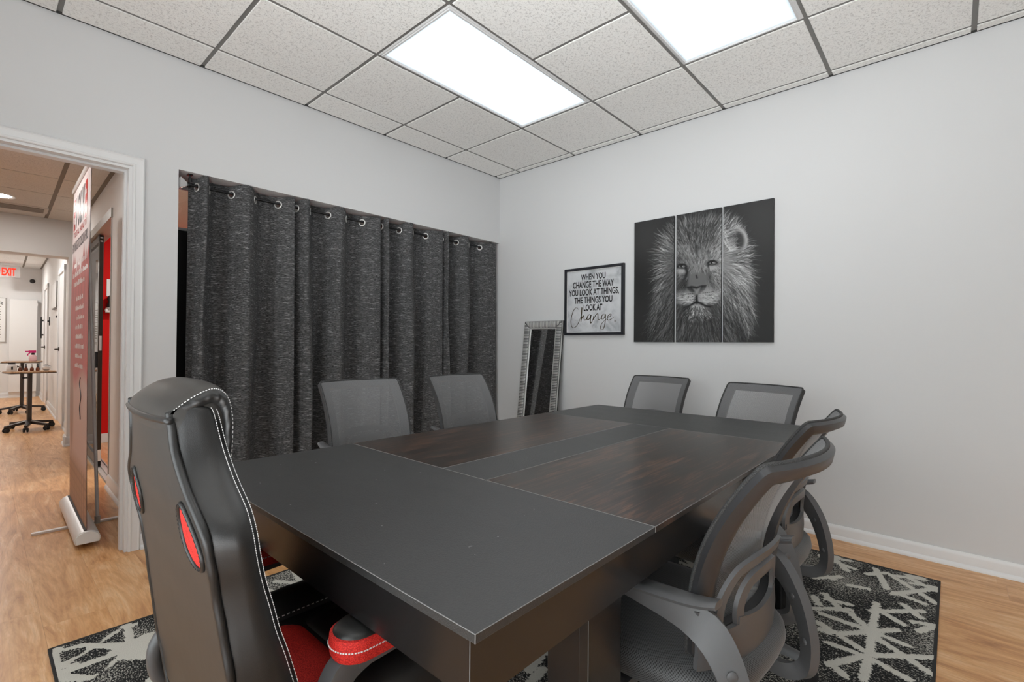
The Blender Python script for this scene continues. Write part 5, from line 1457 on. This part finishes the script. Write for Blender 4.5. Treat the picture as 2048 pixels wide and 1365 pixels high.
def banner():
    # roll-up banner standing along the hall just past the doorway
    W, HT = .85, 2.03
    T = Matrix.Translation((-.655, -2.955, 0)) @ Matrix.Rotation(rad(180 - 1.0), 4, 'Z')     # local X runs away down the hall, local Y to viewer's left = printed face
    t = thing('roll_up_banner', 'red and white roll-up banner stand in the hall beside the doorway', 'banner', M=T)
    x0, x1 = -.43, .43
    def px(x): return x
    lf = lambda *c: lin(c)
    def fn(X, Z):
        u = (X - x0)/(x1 - x0); v = (Z - .09)/(2.11 - .09)         # u: 0 near end -> 1 far end
        top = lin((236, 224, 224)); pinkc = lin((188, 84, 80)); low = lin((205, 172, 162)); brown = lin((176, 132, 104))
        C = np.zeros(X.shape + (3,)) + top
        wav = .758 + .016*np.sin(u*9) + .014*np.sin(u*23 + 1) + .01*np.sin(u*51)
        m = np.clip((wav - v)/.03, 0, 1)[..., None]; C = C*(1-m) + pinkc*m
        st = (.5 + .5*np.sin(u*38))*np.clip((v - .45)/.2, 0, 1)*np.clip((wav - v)/.1, 0, 1); C = C*(1 - .22*st[..., None])
        m = np.clip((.42 + .02*np.sin(u*7) - v)/.05, 0, 1)[..., None]; C = C*(1-m) + low*m
        d = np.hypot((u - .88)/.12, (v - .30)/.14); m = np.clip((1.2 - d)/.5, 0, 1)[..., None]*.8; C = C*(1-m) + lin((150, 112, 96))*m
        m = np.clip((.17 - v)/.05, 0, 1)[..., None]; C = C*(1-m) + brown*m
        g = ((np.sin(u*52) > .55) | (np.sin(v*260) > .8)) & (v < .14); C[g] *= .8
        return C[..., 0], C[..., 1], C[..., 2]
    bow = lambda X, Z: .004 + .006*np.sin((Z - .1)/2.0*pi)
    colour_grid('banner_sheet', x0, x1, .085, 2.095, .008, fn, M['banner'], t, lambda X, Z: (X, bow(X, Z), Z))
    back = MB().rings([[(x0 + .004, .0015 + .006*sin((z - .1)/2.0*pi), z) for z in np.linspace(.085, 2.095, 24)], [(x1 - .004, .0015 + .006*sin((z - .1)/2.0*pi), z) for z in np.linspace(.085, 2.095, 24)]], closed=False, cap=False)
    obj('banner_back', back, M['banner_white'], t, fix=False)
    def letters(s, xc, z, h, w, m, bold, name, mirror=False):
        v, f = text_mesh(s, h, w, bold)
        g = MB().add([((xc - (p[0] if not mirror else -p[0])), .0049 + .006*sin((z + p[1] - .1)/2.0*pi), z + p[1]) for p in v], f)
        return obj(name, g, m, t, fix=False)
    # reading direction: viewer's left is the far end
    letters('E', .335, 1.835, .19, .085, M['banner_red'], .03, 'banner_letter')
    for ch, xc, w in (('V', .225, .11), ('O', .105, .11), ('L', -.005, .085), ('V', -.11, .11)): letters(ch, xc, 1.835, .19, w, M['banner_dark'], .03, 'banner_letter')
    letters('E', -.24, 1.835, .19, .10, M['banner_red'], .05, 'banner_letter', True)
    letters('TOTAL HEALTH', .03, 1.775, .036, .62, M['banner_red'], 0, 'banner_letter')
    letters('BY WEIGHTLOSSLIM PRO', .02, 1.685, .060, .76, M['banner_dark'], .01, 'banner_letter')
    g = MB(); rn = random.Random(8)
    for z, a, b in [(1.575, -.32, .28), (1.515, -.38, .36), (1.455, -.25, .30)] + [(1.36 - .058*q, -.20 - .03*(q % 3), .12 + .03*(q % 2)) for q in range(8)]:
        x = a
        while x < b:
            w = rn.uniform(.012, .024); h = .032 if z > 1.4 else .026
            h *= rn.choice((.6, .8, 1)); yy = .0049 + .006*sin((z - .1)/2.0*pi); g.add([(x, yy, z), (x + w, yy, z), (x + w, yy, z + h), (x, yy, z + h)], [(0, 1, 2, 3)]); x += w + rn.choice((.005, .005, .005, .02))
    o = obj('printed_lines', g, M['banner_white'], t, fix=False); o['kind'] = 'stuff'
    sw = MB().tube([(-.14 + .05*sin(q*1.3)*(1 - q/12), .0105, .90 - q*.030) for q in np.linspace(0, 8, 40)], .0022, 6)
    obj('flourish', sw, M['banner_dark'], t, smooth=180)
    obj('top_rail', MB().rings([[(x, y, z) for y, z in ((-.010, 2.085), (.012, 2.085), (.014, 2.10), (.008, 2.125), (-.006, 2.125), (-.012, 2.10))] for x in (x0 - .008, x1 + .008)]), M['aluminium'], t, smooth=40)
    obj('rail_end', MB().lathe([(0, 0), (.010, 0), (.010, .006), (0, .006)], 14, Matrix.Translation((x0 - .008, 0, 2.106)) @ Matrix.Rotation(-pi/2, 4, 'Y')), M['plastic_dark'], t)
    cas = [(.055*cos(a)*1.0, .046 + .046*sin(a)) for a in np.linspace(rad(-28), rad(208), 15)]
    o = obj('cassette', MB().rings([[(x, y, max(.006, z)) for y, z in cas] for x in (x0 - .012, x1 + .012)]), M['aluminium'], t, smooth=50)
    obj('slot', MB().box(x0, x1, .002, .014, .0895, .0935), M['plastic_dark'], t)
    for xa, s in ((x0 - .012, -1), (x1 + .012, 1)):
        c2 = [(y*.94, .004 + max(.006, z)*.94) for y, z in cas]
        obj('end_cap', MB().rings([[(xa, y, z) for y, z in c2], [(xa + s*.010, y*.96, .003 + z*.95) for y, z in c2]]), M['white'], t, smooth=40)
    obj('foot_bar', MB().prism(rrect(.03, .40, .014, 5), .001, .012), M['aluminium'], t, M=Matrix.Translation((.0, .0, 0)))
    obj('support_pole', MB().tube([(-.05, -.085, .03), (-.05, -.052, 1.0), (-.02, -.016, 2.09)], .009, 12), M['aluminium'], t, smooth=60)
    obj('pole_socket', MB().lathe([(0, .085), (.014, .085), (.014, .13), (0, .13)], 14, Matrix.Translation((-.05, -.084, -.075))), M['grey_frame'], t, smooth=40)
banner()
